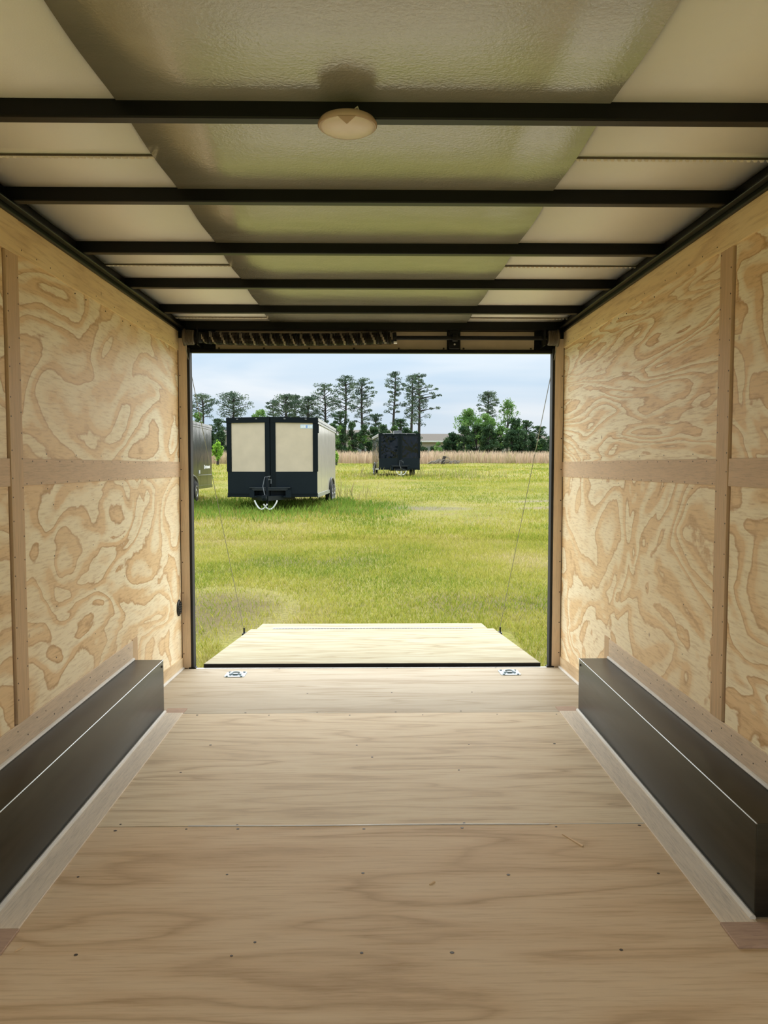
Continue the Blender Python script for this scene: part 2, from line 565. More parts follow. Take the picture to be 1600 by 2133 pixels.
# ---- ceiling
ceiling = B().box(-XW - 0.05, XW + 0.05, YB, YE + 0.12, ZC + 0.012, ZC + 0.06).build('ceiling', 'ceil_white')
tag(ceiling, 'white lined trailer ceiling with black roof bows', kind='structure')
BOWS = [1.966 + 0.6096 * k for k in range(-4, 5)]


def sag(y):
    t = (y - BOWS[0] - 0.019) / 0.6096
    return -0.009 * math.sin(math.pi * (t - math.floor(t))) ** 2


XC0, XC1 = -0.612, 0.578
ys = [YB + (YE + 0.08 - YB) * i / 240 for i in range(241)]
nxs = 6
vs, fs = [], []
for y in ys:
    for i in range(nxs + 1):
        x = XC0 + (XC1 - XC0) * i / nxs
        vs.append((x, y, ZC - 0.001 + sag(y)))
    for i in range(nxs + 1):
        x = XC0 + (XC1 - XC0) * i / nxs
        vs.append((x, y, ZC + 0.002 + sag(y)))
row = 2 * (nxs + 1)
for j in range(len(ys) - 1):
    for i in range(nxs):
        a = j * row + i
        fs.append((a, a + row, a + row + 1, a + 1))
        a += nxs + 1
        fs.append((a, a + 1, a + row + 1, a + row))
    for i in (0, nxs):
        a = j * row + i
        b2 = a + nxs + 1
        fs.append((a, b2, b2 + row, a + row))
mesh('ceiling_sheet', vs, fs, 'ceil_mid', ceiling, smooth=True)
LIPS = [2.295 + 1.2192 * k for k in range(-3, 3)]
for s in (-1, 1):
    xa, xb = (XC0 + 0.004, -XW) if s < 0 else (XC1 - 0.004, XW)
    edges = [YB] + [y for y in LIPS if y > YB + 0.1] + [YE + 0.09]
    for y0, y1 in zip(edges[:-1], edges[1:]):
        # side sheet, gently curved between the bows, folded edge at y0
        vs, fs = [], []
        n = max(3, int((y1 - y0) / 0.04))
        for j in range(n + 1):
            y = y0 + (y1 - y0) * j / n
            for (x, z) in ((xa, ZC + 0.0035), (xb, ZC + 0.0035), (xb, ZC + 0.006), (xa, ZC + 0.006)):
                vs.append((x, y, z + 0.6 * sag(y) - (0.003 if j == 0 else 0)))
        for j in range(n):
            for k in range(4):
                a, b2 = j * 4 + k, j * 4 + (k + 1) % 4
                fs.append((a, b2, b2 + 4, a + 4))
        fs += [(0, 1, 2, 3), tuple(n * 4 + k for k in (3, 2, 1, 0))]
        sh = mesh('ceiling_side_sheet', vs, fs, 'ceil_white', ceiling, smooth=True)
        if y0 > 1.0:
            h = B()
            x0, x1 = sorted((xa, xb))
            z = ZC + 0.6 * sag(y0)
            x = x0 + 0.004
            while x < x1 - 0.018:                       # crimped hem
                h.add([(x, y0 - 0.001, z - 0.002), (x + 0.012, y0 - 0.001, z - 0.002), (x + 0.017, y0 + 0.017, z + 0.002), (x + 0.005, y0 + 0.017, z + 0.002),
                       (x + 0.003, y0 + 0.003, z - 0.0065), (x + 0.011, y0 + 0.003, z - 0.0065), (x + 0.015, y0 + 0.013, z - 0.005), (x + 0.007, y0 + 0.013, z - 0.005)],
                      [(4, 5, 6, 7), (0, 1, 5, 4), (1, 2, 6, 5), (2, 3, 7, 6), (3, 0, 4, 7)])
                x += 0.0195
            h.build('crimped_hem', 'hem', sh)
            B().box(x0, x1, y0 - 0.004, y0 - 0.0015, z - 0.0035, z + 0.002).build('fold_shade_strip', 'drum', sh)  # dark strip painted in for the shade along the fold
for y in BOWS:
    if y > YB:
        B().box(-XW + 0.004, XW - 0.004, y, y + 0.038, ZBOW, ZC + 0.004).build('roof_bow', 'black', ceiling, bevel=0.004, seg=2)
for s in (-1, 1):
    # black cove rail: wall tube plus the small angle that carries the bows
    B().box(s * (XW - 0.001), s * (XW - 0.020), YB, YE + 0.02, 2.024, ZC + 0.004).build('cove_rail', 'black', ceiling, bevel=0.004, seg=2)
    B().box(s * (XW - 0.020), s * (XW - 0.045), YB, YE + 0.02, 2.040, 2.0475).build('cove_angle', 'black', ceiling, bevel=0.002, seg=1)

# ---- rear frame: jambs and header
for s, nm, lb in ((-1, 'trim_1', 'brown wood covered jamb of the opening beside the vent wall'), (1, 'trim_2', 'brown wood covered jamb of the opening opposite the vent')):
    t = B().box(s * 1.121, s * (XW + 0.05), YE + 0.006, YE + 0.10, -0.13, ZC + 0.06).build(nm, 'black')
    tag(t, lb, kind='structure')
    B().box(s * 1.1215, s * (XW - 0.003), YE - 0.003, YE + 0.0055, ZR + 0.003, 1.985).build('jamb_cover', 'lauan_j', t, bevel=0.0008, seg=1)
    B().box(s * 1.106, s * 1.121, YE + 0.0, YE + 0.07, ZR - 0.02, 1.93).build('rubber_seal', 'black_rough', t, bevel=0.004, seg=2)
    B().box(s * 1.09, s * 1.135, YE - 0.012, YE + 0.03, ZR - 0.001, ZR + 0.008).build('foot_plate', 'black', t, bevel=0.002, seg=1)
    nb = B()
    for z in np.arange(0.05, 1.95, 0.19):
        nb.lathe([(0.004, 0), (0.003, -0.002)], (s * 1.165, YE - 0.003, z), 'y', 6)
    tag(nb.build('screw_heads', 'screw', t), kind='stuff')
hd = B().box(-1.121, 1.121, YE + 0.05, YE + 0.12, 1.918, ZC + 0.06).build('wall_rear', 'black')
tag(hd, 'black header above the trailer opening with tan filler panels', kind='structure')
B().box(-1.121, 1.121, YE + 0.02, YE + 0.06, 1.901, 1.922).build('header_lip', 'black', hd, bevel=0.003)
B().box(-1.121, 1.121, YE + 0.005, YE + 0.05, 2.037, ZC + 0.02).build('header_rail', 'black', hd, bevel=0.003)
for x0, x1 in ((-0.955, 0.462), (0.545, 1.0)):
    pnl = B().box(x0, x1, YE + 0.044, YE + 0.052, 1.925, 2.035).build('filler_panel', 'header_panel', hd, bevel=0.001, seg=1)
    sb = B()
    for k in range(6 if x1 < 0.5 else 2):
        xx = x0 + 0.02 + (x1 - x0 - 0.04) * k / (5 if x1 < 0.5 else 1)
        sb.lathe([(0.006, 0), (0.004, -0.004)], (xx, YE + 0.044, 1.932), 'y', 8)
    tag(sb.build('screw_heads', 'screw', pnl), kind='stuff')

# ================================================================== THINGS INSIDE
# ---- wheel boxes
for s, lb in ((-1, 'long dark metal wheel box along the wall that has the round vent'), (1, 'long dark metal wheel box along the wall opposite the vent, near end in view')):
    Y0B, Y1B = 2.045, 3.862
    root = empty('wheel_box', (s * 1.1, (Y0B + Y1B) / 2, 0))
    tag(root, lb, 'wheel box', 'wheel boxes')
    B().box(s * 1.022, s * (XW - 0.0055), Y0B, Y1B, 0.0065, 0.264).build('box_shell', 'box', root, bevel=0.003, seg=3, smooth=True)
    B().tube([(s * 1.0225, Y0B, 0.2635), (s * 1.0225, Y1B, 0.2635)], 0.0018, 8).build('edge_glint', 'box_edge_glint', root, smooth=True)  # bright tube standing in for the glint on the rounded corner
    B().tube([(s * (XW - 0.009), YB if False else Y0B, 0.267), (s * (XW - 0.009), Y1B, 0.267)], 0.008, 8).build('sealant_bead', 'caulk', root, smooth=True)
    B().tube([(s * 1.016, Y0B - 0.006, 0.0085), (s * 1.016, Y1B - 0.012, 0.0085)], 0.0085, 8).build('sealant_bead', 'caulk', root, smooth=True)
    bl = B()
    for (yy, zz) in ((Y1B - 0.03, 0.24), (Y1B - 0.03, 0.235)):
        bl.lathe([(0.004, 0), (0.003, -s * 0.003)], (s * 1.022, yy, zz), 'x', 8)
    bl.build('rivet', 'screw', root)

# ---- recessed d-rings
for cx, cy, lb in ((-0.815, 4.70, 'zinc recessed tie-down ring in the floor at the vent side of the ramp'),
                   (0.83, 4.725, 'zinc recessed tie-down ring in the floor at the side away from the vent')):
    z = zfloor(cy)
    root = empty('tie_down_ring', (cx, cy, z))
    tag(root, lb, 'tie-down', 'floor tie-down rings')
    w2, d2 = 0.060, 0.070
    # pressed plate with a dished middle
    ring_o = [(-w2, -d2), (w2, -d2), (w2, d2), (-w2, d2)]
    c = 0.012
    out = [(-w2 + c, -d2), (w2 - c, -d2), (w2, -d2 + c), (w2, d2 - c), (w2 - c, d2), (-w2 + c, d2), (-w2, d2 - c), (-w2, -d2 + c)]
    inn = [(0.036 * math.cos(math.radians(a)), 0.040 * math.sin(math.radians(a))) for a in (-112, -68, -22, 22, 68, 112, 158, 202)]
    inn = [(0.62 * a, 0.62 * b2) if False else (a, b2) for a, b2 in inn]
    V = [(cx + a, cy + b2, z + 0.0005 + zfloor(cy + b2) - z) for a, b2 in out] + [(cx + a * .98, cy + b2 * .98, zfloor(cy + b2) + 0.004) for a, b2 in out] + \
        [(cx + a, cy + b2, zfloor(cy + b2) + 0.004) for a, b2 in inn]
    F = [(k, (k + 1) % 8, (k + 1) % 8 + 8, k + 8) for k in range(8)] + [(k + 8, (k + 1) % 8 + 8, (k + 1) % 8 + 16, k + 16) for k in range(8)]
    pl = mesh('plate', V, F, 'zinc', root)
    mesh('recess', [(cx + a, cy + b2, zfloor(cy + b2) + 0.0035) for a, b2 in inn] + [(cx, cy, z + 0.0006)],
         [(k, (k + 1) % 8, 8) for k in range(8)], 'zinc_dark', root)
    # D-shaped bar lying in the dish
    pts = [(cx - 0.030, cy - 0.024, z + 0.010)] + [(cx + 0.030 * math.cos(math.radians(a)), cy + 0.004 + 0.030 * math.sin(math.radians(a)), z + 0.010) for a in range(180, -1, -20)] + [(cx + 0.030, cy - 0.024, z + 0.010)]
    B().tube(pts, 0.0055, 8).build('ring', 'zinc', root, smooth=True)
    B().box(cx - 0.014, cx + 0.014, cy - 0.018, cy + 0.004, z + 0.003, z + 0.013).build('ring_clip', 'zinc', root, bevel=0.003)
    bb = B()
    for a in (-1, 1):
        for b2 in (-1, 1):
            B().lathe([(0.008, 0), (0.007, 0.004), (0.003, 0.005)], (cx + a * 0.043, cy + b2 * 0.055, zfloor(cy + b2 * .055) + 0.004), 'z', 8).build('bolt', 'zinc_dark', root)

# ---- round vent on the wall
vy, vz = 4.812, 0.350
root = empty('round_vent', (-XW, vy, vz))
tag(root, 'small round black vent on the plywood wall beside the jamb', 'vent')
B().lathe([(0.050, 0.0), (0.050, 0.005), (0.044, 0.009), (0.040, 0.009)], (-XW, vy, vz), 'x', 28).build('flange', 'black', root, smooth=True)
gl = B()
for k in range(-2, 3):
    h2 = math.sqrt(0.038 ** 2 - (k * 0.014) ** 2)
    gl.box(-XW + 0.008, -XW + 0.013, vy - h2, vy + h2, vz + k * 0.014 - 0.003, vz + k * 0.014 + 0.003)
gl.build('grille', 'black_rough', root)
sb = B()
for a in (-1, 1):
    B().lathe([(0.004, 0.0), (0.003, 0.003)], (-XW + 0.009, vy, vz + a * 0.0445), 'x', 8).build('screw', 'alu', root)

# ---- dome light under the first bow
lx, ly = -0.058, 1.968
root = empty('dome_light', (lx, ly, ZBOW))
tag(root, 'round off-white dome lamp under the nearest black roof bow', 'lamp')
B().lathe([(0.058, 0.0), (0.066, -0.004), (0.0715, -0.012), (0.0715, -0.017), (0.069, -0.020), (0.060, -0.020)], (lx, ly, ZBOW), 'z', 40).build('housing', 'lamp_body', root, smooth=True)
B().lathe([(0.0655, -0.0195), (0.064, -0.023), (0.056, -0.0275), (0.040, -0.031), (0.020, -0.0325), (0.003, -0.033)], (lx, ly, ZBOW), 'z', 40).build('lens', 'lamp_lens', root, smooth=True)
B().add([(lx - 0.024, ly - 0.0655, ZBOW - 0.0185), (lx + 0.024, ly - 0.0655, ZBOW - 0.0185), (lx, ly - 0.046, ZBOW - 0.0300),
         (lx - 0.020, ly - 0.068, ZBOW - 0.0225), (lx + 0.020, ly - 0.068, ZBOW - 0.0225), (lx, ly - 0.050, ZBOW - 0.0335)],
        [(0, 2, 1), (3, 4, 5), (0, 1, 4, 3), (1, 2, 5, 4), (2, 0, 3, 5)]).build('switch_notch', 'lamp_body', root, bevel=0.001, seg=1)
B().tube([(lx + 0.012, ly - 0.012, ZBOW - 0.001), (lx + 0.016, ly - 0.02, ZBOW + 0.012), (lx + 0.024, ly - 0.015, ZBOW + 0.022), (lx + 0.030, ly - 0.01, ZBOW + 0.010), (lx + 0.026, ly - 0.012, ZBOW)], 0.0025, 6).build('wire', 'caulk', root, smooth=True)
B().tube([(lx - 0.022, ly - 0.012, ZBOW - 0.001), (lx - 0.018, ly - 0.016, ZBOW + 0.012), (lx - 0.010, ly - 0.012, ZBOW + 0.013), (lx - 0.008, ly - 0.006, ZBOW)], 0.0018, 6).build('wire', 'drum', root, smooth=True)

# ---- ramp lift spring on its shaft with drums and cables
SY, SZ = 4.845, 1.983
root = empty('ramp_lift_spring', (0, SY, SZ))
tag(root, 'black coil spring on a shaft with cable drums under the header', 'spring')
B().tube([(-1.10, SY, SZ), (1.10, SY, SZ)], 0.0125, 14).build('shaft', 'black', root, smooth=True)
X0S, X1S, PITCHS = -1.02, 0.128, 0.0072
nt = int((X1S - X0S) / PITCHS)
runs = []
for i in range(nt * 14 + 1):
    a = 2 * math.pi * i / 14
    xx = X0S + PITCHS * i / 14
    u = (xx - X0S) / (X1S - X0S)
    dz = -0.012 * math.sin(math.pi * min(1, u * 1.05)) ** 0.8 if 0 < u < 0.95 else 0
    ph = (xx / 0.060 + 0.26 * math.sin(a)) % 1.0
    r = 0.0345 + 0.0030 * ((xx / 0.060) % 1.0)
    if u < 0.02: r = 0.032
    paler = ph < 0.24  # slanted bands of turns in a lighter colour
    pt = (xx, SY + r * math.cos(a), SZ + dz + r * math.sin(a))
    if not runs or runs[-1][0] != paler:
        if runs: runs[-1][1].append(pt)
        runs.append((paler, []))
    runs[-1][1].append(pt)
M['spring_paler'] = m_plain('paler_spring_wire', (0.36, 0.32, 0.25), 0.32, 0.7)
for paler, nm, mm in ((False, 'coil', 'spring'), (True, 'paler_turns', 'spring_paler')):
    cb = B()
    for wn_, pp in runs:
        if wn_ == paler and len(pp) > 1:
            cb.tube(pp, 0.0033, 5, cap=False)
    tag(cb.build(nm, mm, root, smooth=True), kind='stuff')
B().lathe([(0.020, -0.02), (0.030, -0.015), (0.034, 0.0), (0.034, 0.012), (0.022, 0.014)], (X1S + 0.008, SY, SZ), 'x', 18).build('winding_cone', 'black', root, smooth=True)
B().lathe([(0.020, 0.03), (0.028, 0.02), (0.034, 0.0), (0.036, -0.03), (0.022, -0.035)], (X0S, SY, SZ), 'x', 18).build('anchor_cone', 'black', root, smooth=True)
B().lathe([(0.010, 0), (0.010, 0.02)], (X1S + 0.004, SY - 0.02, SZ - 0.030), 'x', 10).build('set_screw', 'alu', root)
for s in (-1, 1):
    prof = [(0.018, 0.0), (0.040, 0.0), (0.042, 0.004)]
    for k in range(7):
        prof += [(0.0435, 0.006 + k * 0.0075), (0.0465, 0.0095 + k * 0.0075)]
    prof += [(0.052, 0.060), (0.052, 0.066), (0.02, 0.067)]
    B().lathe([(r, s * h) for r, h in prof], (s * 1.062, SY, SZ), 'x', 26).build('cable_drum', 'drum', root, smooth=True)
    B().box(s * 1.035, s * 1.045, SY - 0.045, YE + 0.05, SZ - 0.05, SZ + 0.05).build('end_bracket', 'black', root, bevel=0.004)
    hx, hy, hz = s * 1.068, 6.55, -0.150
    B().tube([(s * 1.117, SY - 0.040, SZ - 0.012), (s * 1.117, SY - 0.022, SZ - 0.046), (s * 1.114, SY + 0.02, SZ - 0.10), (hx, hy, hz + 0.018)], 0.0022, 6).build('lift_cable', 'cable', root, smooth=True)
B().box(0.47, 0.535, SY + 0.02, YE + 0.05, 1.922, 2.036).build('centre_bracket', 'black', root, bevel=0.004)
B().lathe([(0.022, -0.016), (0.024, -0.012), (0.024, 0.012), (0.022, 0.016)], (0.503, SY, SZ), 'x', 16).build('centre_bearing', 'black', root, smooth=True)
sb = B()
for zz in (1.948, 1.968):
    B().lathe([(0.006, 0), (0.005, -0.006)], (0.503, SY + 0.02, zz), 'y', 8).build('bolt', 'alu', root)

# ---- ramp door lowered behind the trailer
RY0, RZ0, RY1, RZ1 = 4.925, -0.024, 6.845, -0.203
root = empty('ramp_door', (0, RY0, RZ0))
tag(root, 'lowered plywood ramp door with hinged end flap, leading onto the grass', 'ramp')


def slab(bx0, bx1, y0, z0, y1, z1, t):
    return B().hexa([(bx0, y0, z0 - t), (bx1, y0, z0 - t), (bx0, y1, z1 - t), (bx1, y1, z1 - t),
                     (bx0, y0, z0), (bx1, y0, z0), (bx0, y1, z1), (bx1, y1, z1)])


RXA, RXB = -1.052, 1.060
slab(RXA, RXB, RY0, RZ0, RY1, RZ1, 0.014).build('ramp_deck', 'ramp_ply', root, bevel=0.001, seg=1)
slab(RXA + 0.004, RXB - 0.004, RY0 + 0.002, RZ0 - 0.0145, RY1 - 0.004, RZ1 - 0.0145, 0.045).build('ramp_frame', 'black', root)
B().box(RXA, RXB, RY0 - 0.004, RY0 + 0.001, RZ0 - 0.05, RZ0 - 0.0015).build('front_edge', 'black_rough', root)
B().tube([(RXA + 0.01, RY0 - 0.012, ZR - 0.016), (RXB - 0.01, RY0 - 0.012, ZR - 0.016)], 0.012, 10).build('hinge_tube', 'black', root, smooth=True)
fl = slab(-1.005, 1.012, RY1 + 0.012, RZ1 - 0.002, 7.245, -0.236, 0.02).build('end_flap', 'ramp_ply', root, bevel=0.002, seg=1)
hb = B()
x = -0.86
while x < 0.86:
    hb.tube([(x, RY1 + 0.005, RZ1 + 0.002), (x + 0.022, RY1 + 0.005, RZ1 + 0.002)], 0.007, 8)
    x += 0.026
hb.build('piano_hinge', 'alu', root)
for s, xe in ((-1, RXA), (1, RXB)):
    t0 = (6.55 - RY0) / (RY1 - RY0)
    zz = RZ0 + (RZ1 - RZ0) * t0
    hk = B().box(xe - s * 0.002, xe + s * 0.022, 6.51, 6.59, zz - 0.04, zz + 0.004).build('cable_hook', 'black', root, bevel=0.003)
    B().tube([(xe + s * 0.010, 6.55, zz - 0.005), (xe + s * 0.010, 6.55, zz + 0.045)], 0.007, 8).build('hook_pin', 'black', hk, smooth=True)

# ---- bits left lying on the floor
M['splinter'] = m_plain('raw_pine_splinter', (0.78, 0.56, 0.34), 0.6)


def splinter(p0, p1, wd, label):
    p0, p1 = Vector(p0), Vector(p1)
    d = (p1 - p0).normalized()
    n = Vector((-d.y, d.x, 0)) * wd / 2
    o = B().hexa([p0 - n * .4, p0 + n * .4, p1 - n, p1 + n, p0 - n * .3 + Vector((0, 0, .002)), p0 + n * .3 + Vector((0, 0, .002)), p1 - n * .9 + Vector((0, 0, .003)), p1 + n * .6 + Vector((0, 0, .004))]).build('wood_splinter', 'splinter')
    tag(o, label, 'splinter', 'splinters on the floor')
    return o


splinter((0.627, 2.545, 0.0003), (0.672, 2.46, 0.0003), 0.008, 'long pale wood splinter on the floor near the far seam')
splinter((0.166, 2.235, 0.0003), (0.182, 2.250, 0.0003), 0.006, 'tiny wood sliver in the middle of the near floor sheet')
splinter((-0.893, 1.935, 0.0003), (-0.88, 1.952, 0.0003), 0.007, 'tiny wood sliver near the end of the vent side floor strip')

#OUTSIDE#
# ================================================================== OUTSIDE
GY = [-80, 0, 5, 7.25, 14, 22.6, 35, 50, 75, 100, 140, 260, 700]
GZ = [-0.75, -0.52, -0.42, -0.315, -0.225, -0.10, 0.16, 0.50, 1.03, 1.52, 1.85, 2.3, 3.0]


def gz(y):
    return np.interp(y, GY, GZ)


def smooth_noise(x, y, f, seed):
    """cheap value noise for scatter masks"""
    r = np.random.default_rng(seed)
    g = r.random((64, 64))
    u, v = np.asarray(x) * f, np.asarray(y) * f
    i, j = np.floor(u).astype(int), np.floor(v).astype(int)
    a, b = u - i, v - j
    a, b = a * a * (3 - 2 * a), b * b * (3 - 2 * b)
    G = lambda p, q: g[p % 64, q % 64]
    return (G(i, j) * (1 - a) + G(i + 1, j) * a) * (1 - b) + (G(i, j + 1) * (1 - a) + G(i + 1, j + 1) * a) * b


# ---- ground
def m_ground():
    m, t, b = mat('field_ground')
    c = t.coord()
    n1 = t.noise(c, 0.22, 4, 0.6, 0.6)
    n2 = t.noise(c, 1.6, 5, 0.65)
    n3 = t.noise(c, 22, 4, 0.7)
    base = t.ramp(n1, [(0.30, (0.19, 0.205, 0.045)), (0.50, (0.28, 0.265, 0.07)), (0.68, (0.34, 0.29, 0.12))])
    dry = t.ramp(n2, [(0.50, (0, 0, 0)), (0.68, (1, 1, 1))])
    base = t.mix(t.math('MULTIPLY', dry, 0.55), base, (0.24, 0.185, 0.11))
    base = t.mix(1.0, base, t.ramp(n3, [(0.3, (0.62, 0.66, 0.55)), (0.6, (1.05, 1.05, 1.0))]), 'MULTIPLY')
    # bare patches where they lie in the field: x, y, rx, ry
    sep = t.node('ShaderNodeSeparateXYZ')
    t.l.new(t.coord(), sep.inputs[0])
    wob = t.math('MULTIPLY', t.math('SUBTRACT', n2, 0.5), 1.6)
    col = base
    for (px, py, rx, ry, cc) in ((-1.75, 8.2, 1.0, 1.5, (0.13, 0.092, 0.06)), (1.75, 24.5, 1.7, 1.0, (0.20, 0.17, 0.125)), (5.6, 24.3, 1.5, 0.7, (0.27, 0.205, 0.15)),
                                 (6.0, 27.2, 1.8, 0.5, (0.26, 0.21, 0.16)), (1.4, 8.6, 1.3, 0.9, (0.19, 0.145, 0.09)), (-1.0, 12.0, 1.3, 0.7, (0.21, 0.17, 0.105))):
        ex = t.math('POWER', t.math('DIVIDE', t.math('SUBTRACT', sep.outputs[0], px), rx), 2.0)
        ey = t.math('POWER', t.math('DIVIDE', t.math('SUBTRACT', sep.outputs[1], py), ry), 2.0)
        d = t.math('ADD', t.math('ADD', ex, ey), wob)
        fac = t.ramp(d, [(0.1, (0.75, 0.75, 0.75)), (1.0, (0, 0, 0))])
        col = t.mix(fac, col, cc)
    t.put(b.inputs['Base Color'], col)
    b.inputs['Roughness'].default_value = 0.95
    b.inputs['Specular IOR Level'].default_value = 0.1
    t.put(b.inputs['Normal'], t.bump(t.math('ADD', n3, n2), 0.8, 0.06))
    return m


M['ground'] = m_ground()
gys = sorted(set(list(np.arange(-80, 30, 2.0)) + list(np.arange(30, 150, 5.0)) + [150, 200, 260, 400, 700]))
gxs = list(np.linspace(-500, -40, 12)) + list(np.arange(-36, 37, 4.0)) + list(np.linspace(40, 500, 12))
vs = [(x, y, float(gz(y)) + (0.05 * math.sin(x * 0.31 + y * 0.17) + 0.03 * math.sin(x * 0.7 - y * 0.4)) * min(1.0, max(0.0, (y - 9) / 10))) for y in gys for x in gxs]
nx = len(gxs)
fs = [(j * nx + i, j * nx + i + 1, (j + 1) * nx + i + 1, (j + 1) * nx + i) for j in range(len(gys) - 1) for i in range(nx - 1)]
gr = mesh('ground', vs, fs, 'ground', smooth=True)
tag(gr, 'open grassy field behind the trailer', kind='structure')


def gh(x, y):
    return gz(y) + (0.05 * np.sin(x * 0.31 + y * 0.17) + 0.03 * np.sin(x * 0.7 - y * 0.4)) * np.clip((y - 9) / 10, 0, 1)


# ---- foliage materials: the colour is each blade's or leaf's own
def m_leaf(name, transl=0.35, rough=0.6):
    m, t, b = mat(name)
    a = t.node('ShaderNodeVertexColor', layer_name='tint')
    t.l.new(a.outputs[0], b.inputs['Base Color'])
    b.inputs['Roughness'].default_value = rough
    b.inputs['Specular IOR Level'].default_value = 0.08
    tr = t.node('ShaderNodeBsdfTranslucent')
    t.l.new(a.outputs[0], tr.inputs[0])
    mx = t.node('ShaderNodeMixShader')
    mx.inputs[0].default_value = transl
    t.l.new(b.outputs[0], mx.inputs[1])
    t.l.new(tr.outputs[0], mx.inputs[2])
    t.l.new(mx.outputs[0], t.n['Material Output'].inputs[0])
    return m


M['blade'] = m_leaf('grass_blade', 0.4, 0.85)
M['leaf'] = m_leaf('tree_leaf', 0.3)
M['needle'] = m_leaf('pine_needles', 0.2)
M['bark'] = m_plain('pine_bark', (0.05, 0.042, 0.038), 0.9, var=0.3, vscale=3)


def blades(name, n, yr, hgt, wid, cols, label, keep=None, power=1.0, xr=None, lean=0.5):
    u = RNG.random(n)
    y = yr[0] + (yr[1] - yr[0]) * u ** power
    hw = 0.36 * y + 1.5
    x = (RNG.random(n) * 2 - 1) * hw + 0.02 * y if xr is None else xr[0] + (xr[1] - xr[0]) * RNG.random(n)
    ok = ~((np.abs(x) < 1.28) & (y < 7.30)) & ~((np.abs(x) < 1.35) & (y < 5.1))
    if keep is not None:
        ok &= keep(x, y)
    x, y = x[ok], y[ok]
    n = len(x)
    z = gh(x, y)
    a = RNG.random(n) * 2 * np.pi
    h = hgt[0] + (hgt[1] - hgt[0]) * RNG.random(n) ** 1.5
    wd = wid * (0.6 + 0.8 * RNG.random(n)) / 2
    dx, dy = np.cos(a), np.sin(a)
    la = RNG.random(n) * 2 * np.pi
    ll = h * lean * RNG.random(n) * 1.4
    V = np.zeros((n, 4, 3), np.float32)
    base = np.stack([x, y, z - 0.01], 1)
    V[:, 0] = base + np.stack([-dx * wd, -dy * wd, 0 * x], 1)
    V[:, 1] = base + np.stack([dx * wd, dy * wd, 0 * x], 1)
    mid = base + np.stack([np.cos(la) * ll * .35, np.sin(la) * ll * .35, h * .6], 1)
    V[:, 2] = mid + np.stack([dx * wd * .8, dy * wd * .8, 0 * x], 1)
    V[:, 3] = base + np.stack([np.cos(la) * ll, np.sin(la) * ll, h], 1)
    F = np.arange(n * 4).reshape(n, 4)
    C = np.array(cols)
    ng = smooth_noise(x, y, 0.35, 3)
    ng = 0.6 * ng + 0.4 * smooth_noise(x, y, 1.3, 8)
    k = np.clip(((ng - 0.5) * 1.25 + 0.42 + (RNG.random(n) - 0.5) * 0.55), 0, 0.999) * (len(C) - 1)
    i0 = k.astype(int)
    f = (k - i0)[:, None]
    cc = C[i0] * (1 - f) + C[np.minimum(i0 + 1, len(C) - 1)] * f
    cc = cc * (0.8 + 0.4 * RNG.random((n, 1)))
    o = stuff_mesh(name, V.reshape(-1, 3), F, 'blade', None, np.repeat(cc, 4, 0))
    tag(o, label, 'grass', kind='stuff')
    return o


GCOL = [(0.17, 0.24, 0.032), (0.29, 0.32, 0.048), (0.39, 0.375, 0.066), (0.47, 0.415, 0.125), (0.54, 0.445, 0.24)]


def patchy(x, y):
    bare = ((x + 1.75) / 1.0) ** 2 + ((y - 8.2) / 1.5) ** 2 < 1.0
    bare |= ((x - 1.75) / 1.5) ** 2 + ((y - 24.5) / 1.6) ** 2 < 0.8
    bare |= ((x - 5.6) / 1.4) ** 2 + ((y - 24.5) / 1.3) ** 2 < 0.8
    bare |= ((x - 6.0) / 1.8) ** 2 + ((y - 27.2) / 1.0) ** 2 < 0.8
    return ~bare | (RNG.random(len(x)) < 0.3)


blades('near_grass', 300000, (5.0, 16.0), (0.02, 0.075), 0.0048, GCOL, 'short patchy field grass just behind the ramp', patchy, 1.0)
blades('mid_grass', 150000, (15.0, 46.0), (0.04, 0.11), 0.013, GCOL, 'short yellow green field grass around the parked trailers', patchy, 1.25)
blades('far_grass', 40000, (44.0, 94.0), (0.08, 0.20), 0.05, GCOL, 'far yellow green field grass before the dry tall grass', None, 1.1)
LUSH = [(0.14, 0.25, 0.035), (0.20, 0.31, 0.05), (0.27, 0.35, 0.065)]
blades('lush_grass', 15000, (18.5, 31.0), (0.08, 0.26), 0.016, LUSH, 'longer lush green grass under the cream trailer', lambda x, y: ((x + 3.0) / 3.6) ** 2 + ((y - 23.8) / 5.5) ** 2 + 0.9 * smooth_noise(x, y, 0.9, 9) + 0.5 * RNG.random(len(x)) < 1.35, xr=(-8.5, 1.0))
blades('lush_grass', 3500, (19, 30.0), (0.08, 0.2), 0.02, LUSH, 'lush green grass patch to one side of the cream trailer', lambda x, y: ((x - 0.1) / 1.3) ** 2 + ((y - 23.5) / 3.5) ** 2 + 0.5 * smooth_noise(x, y, 0.8, 5) + 0.6 * RNG.random(len(x)) < 1.2, xr=(-2, 2.0))
WEED = [(0.28, 0.29, 0.09), (0.40, 0.36, 0.15), (0.28, 0.21, 0.11)]
blades('tall_weeds', 2600, (26.0, 62.0), (0.25, 0.75), 0.022, WEED, 'sparse tall brown weeds standing around the far trailers',
       lambda x, y: (((x - 3.5) / 5) ** 2 + ((y - 50) / 5) ** 2 < 1) | (((x + 1.3) / 1.5) ** 2 + ((y - 30) / 4) ** 2 < 1) | (((x - 1.5) / 3) ** 2 + ((y - 48) / 2.5) ** 2 < 1), xr=(-4, 9), lean=0.25)
DRYC = [(0.60, 0.45, 0.33), (0.65, 0.50, 0.37), (0.54, 0.43, 0.29), (0.46, 0.41, 0.22)]
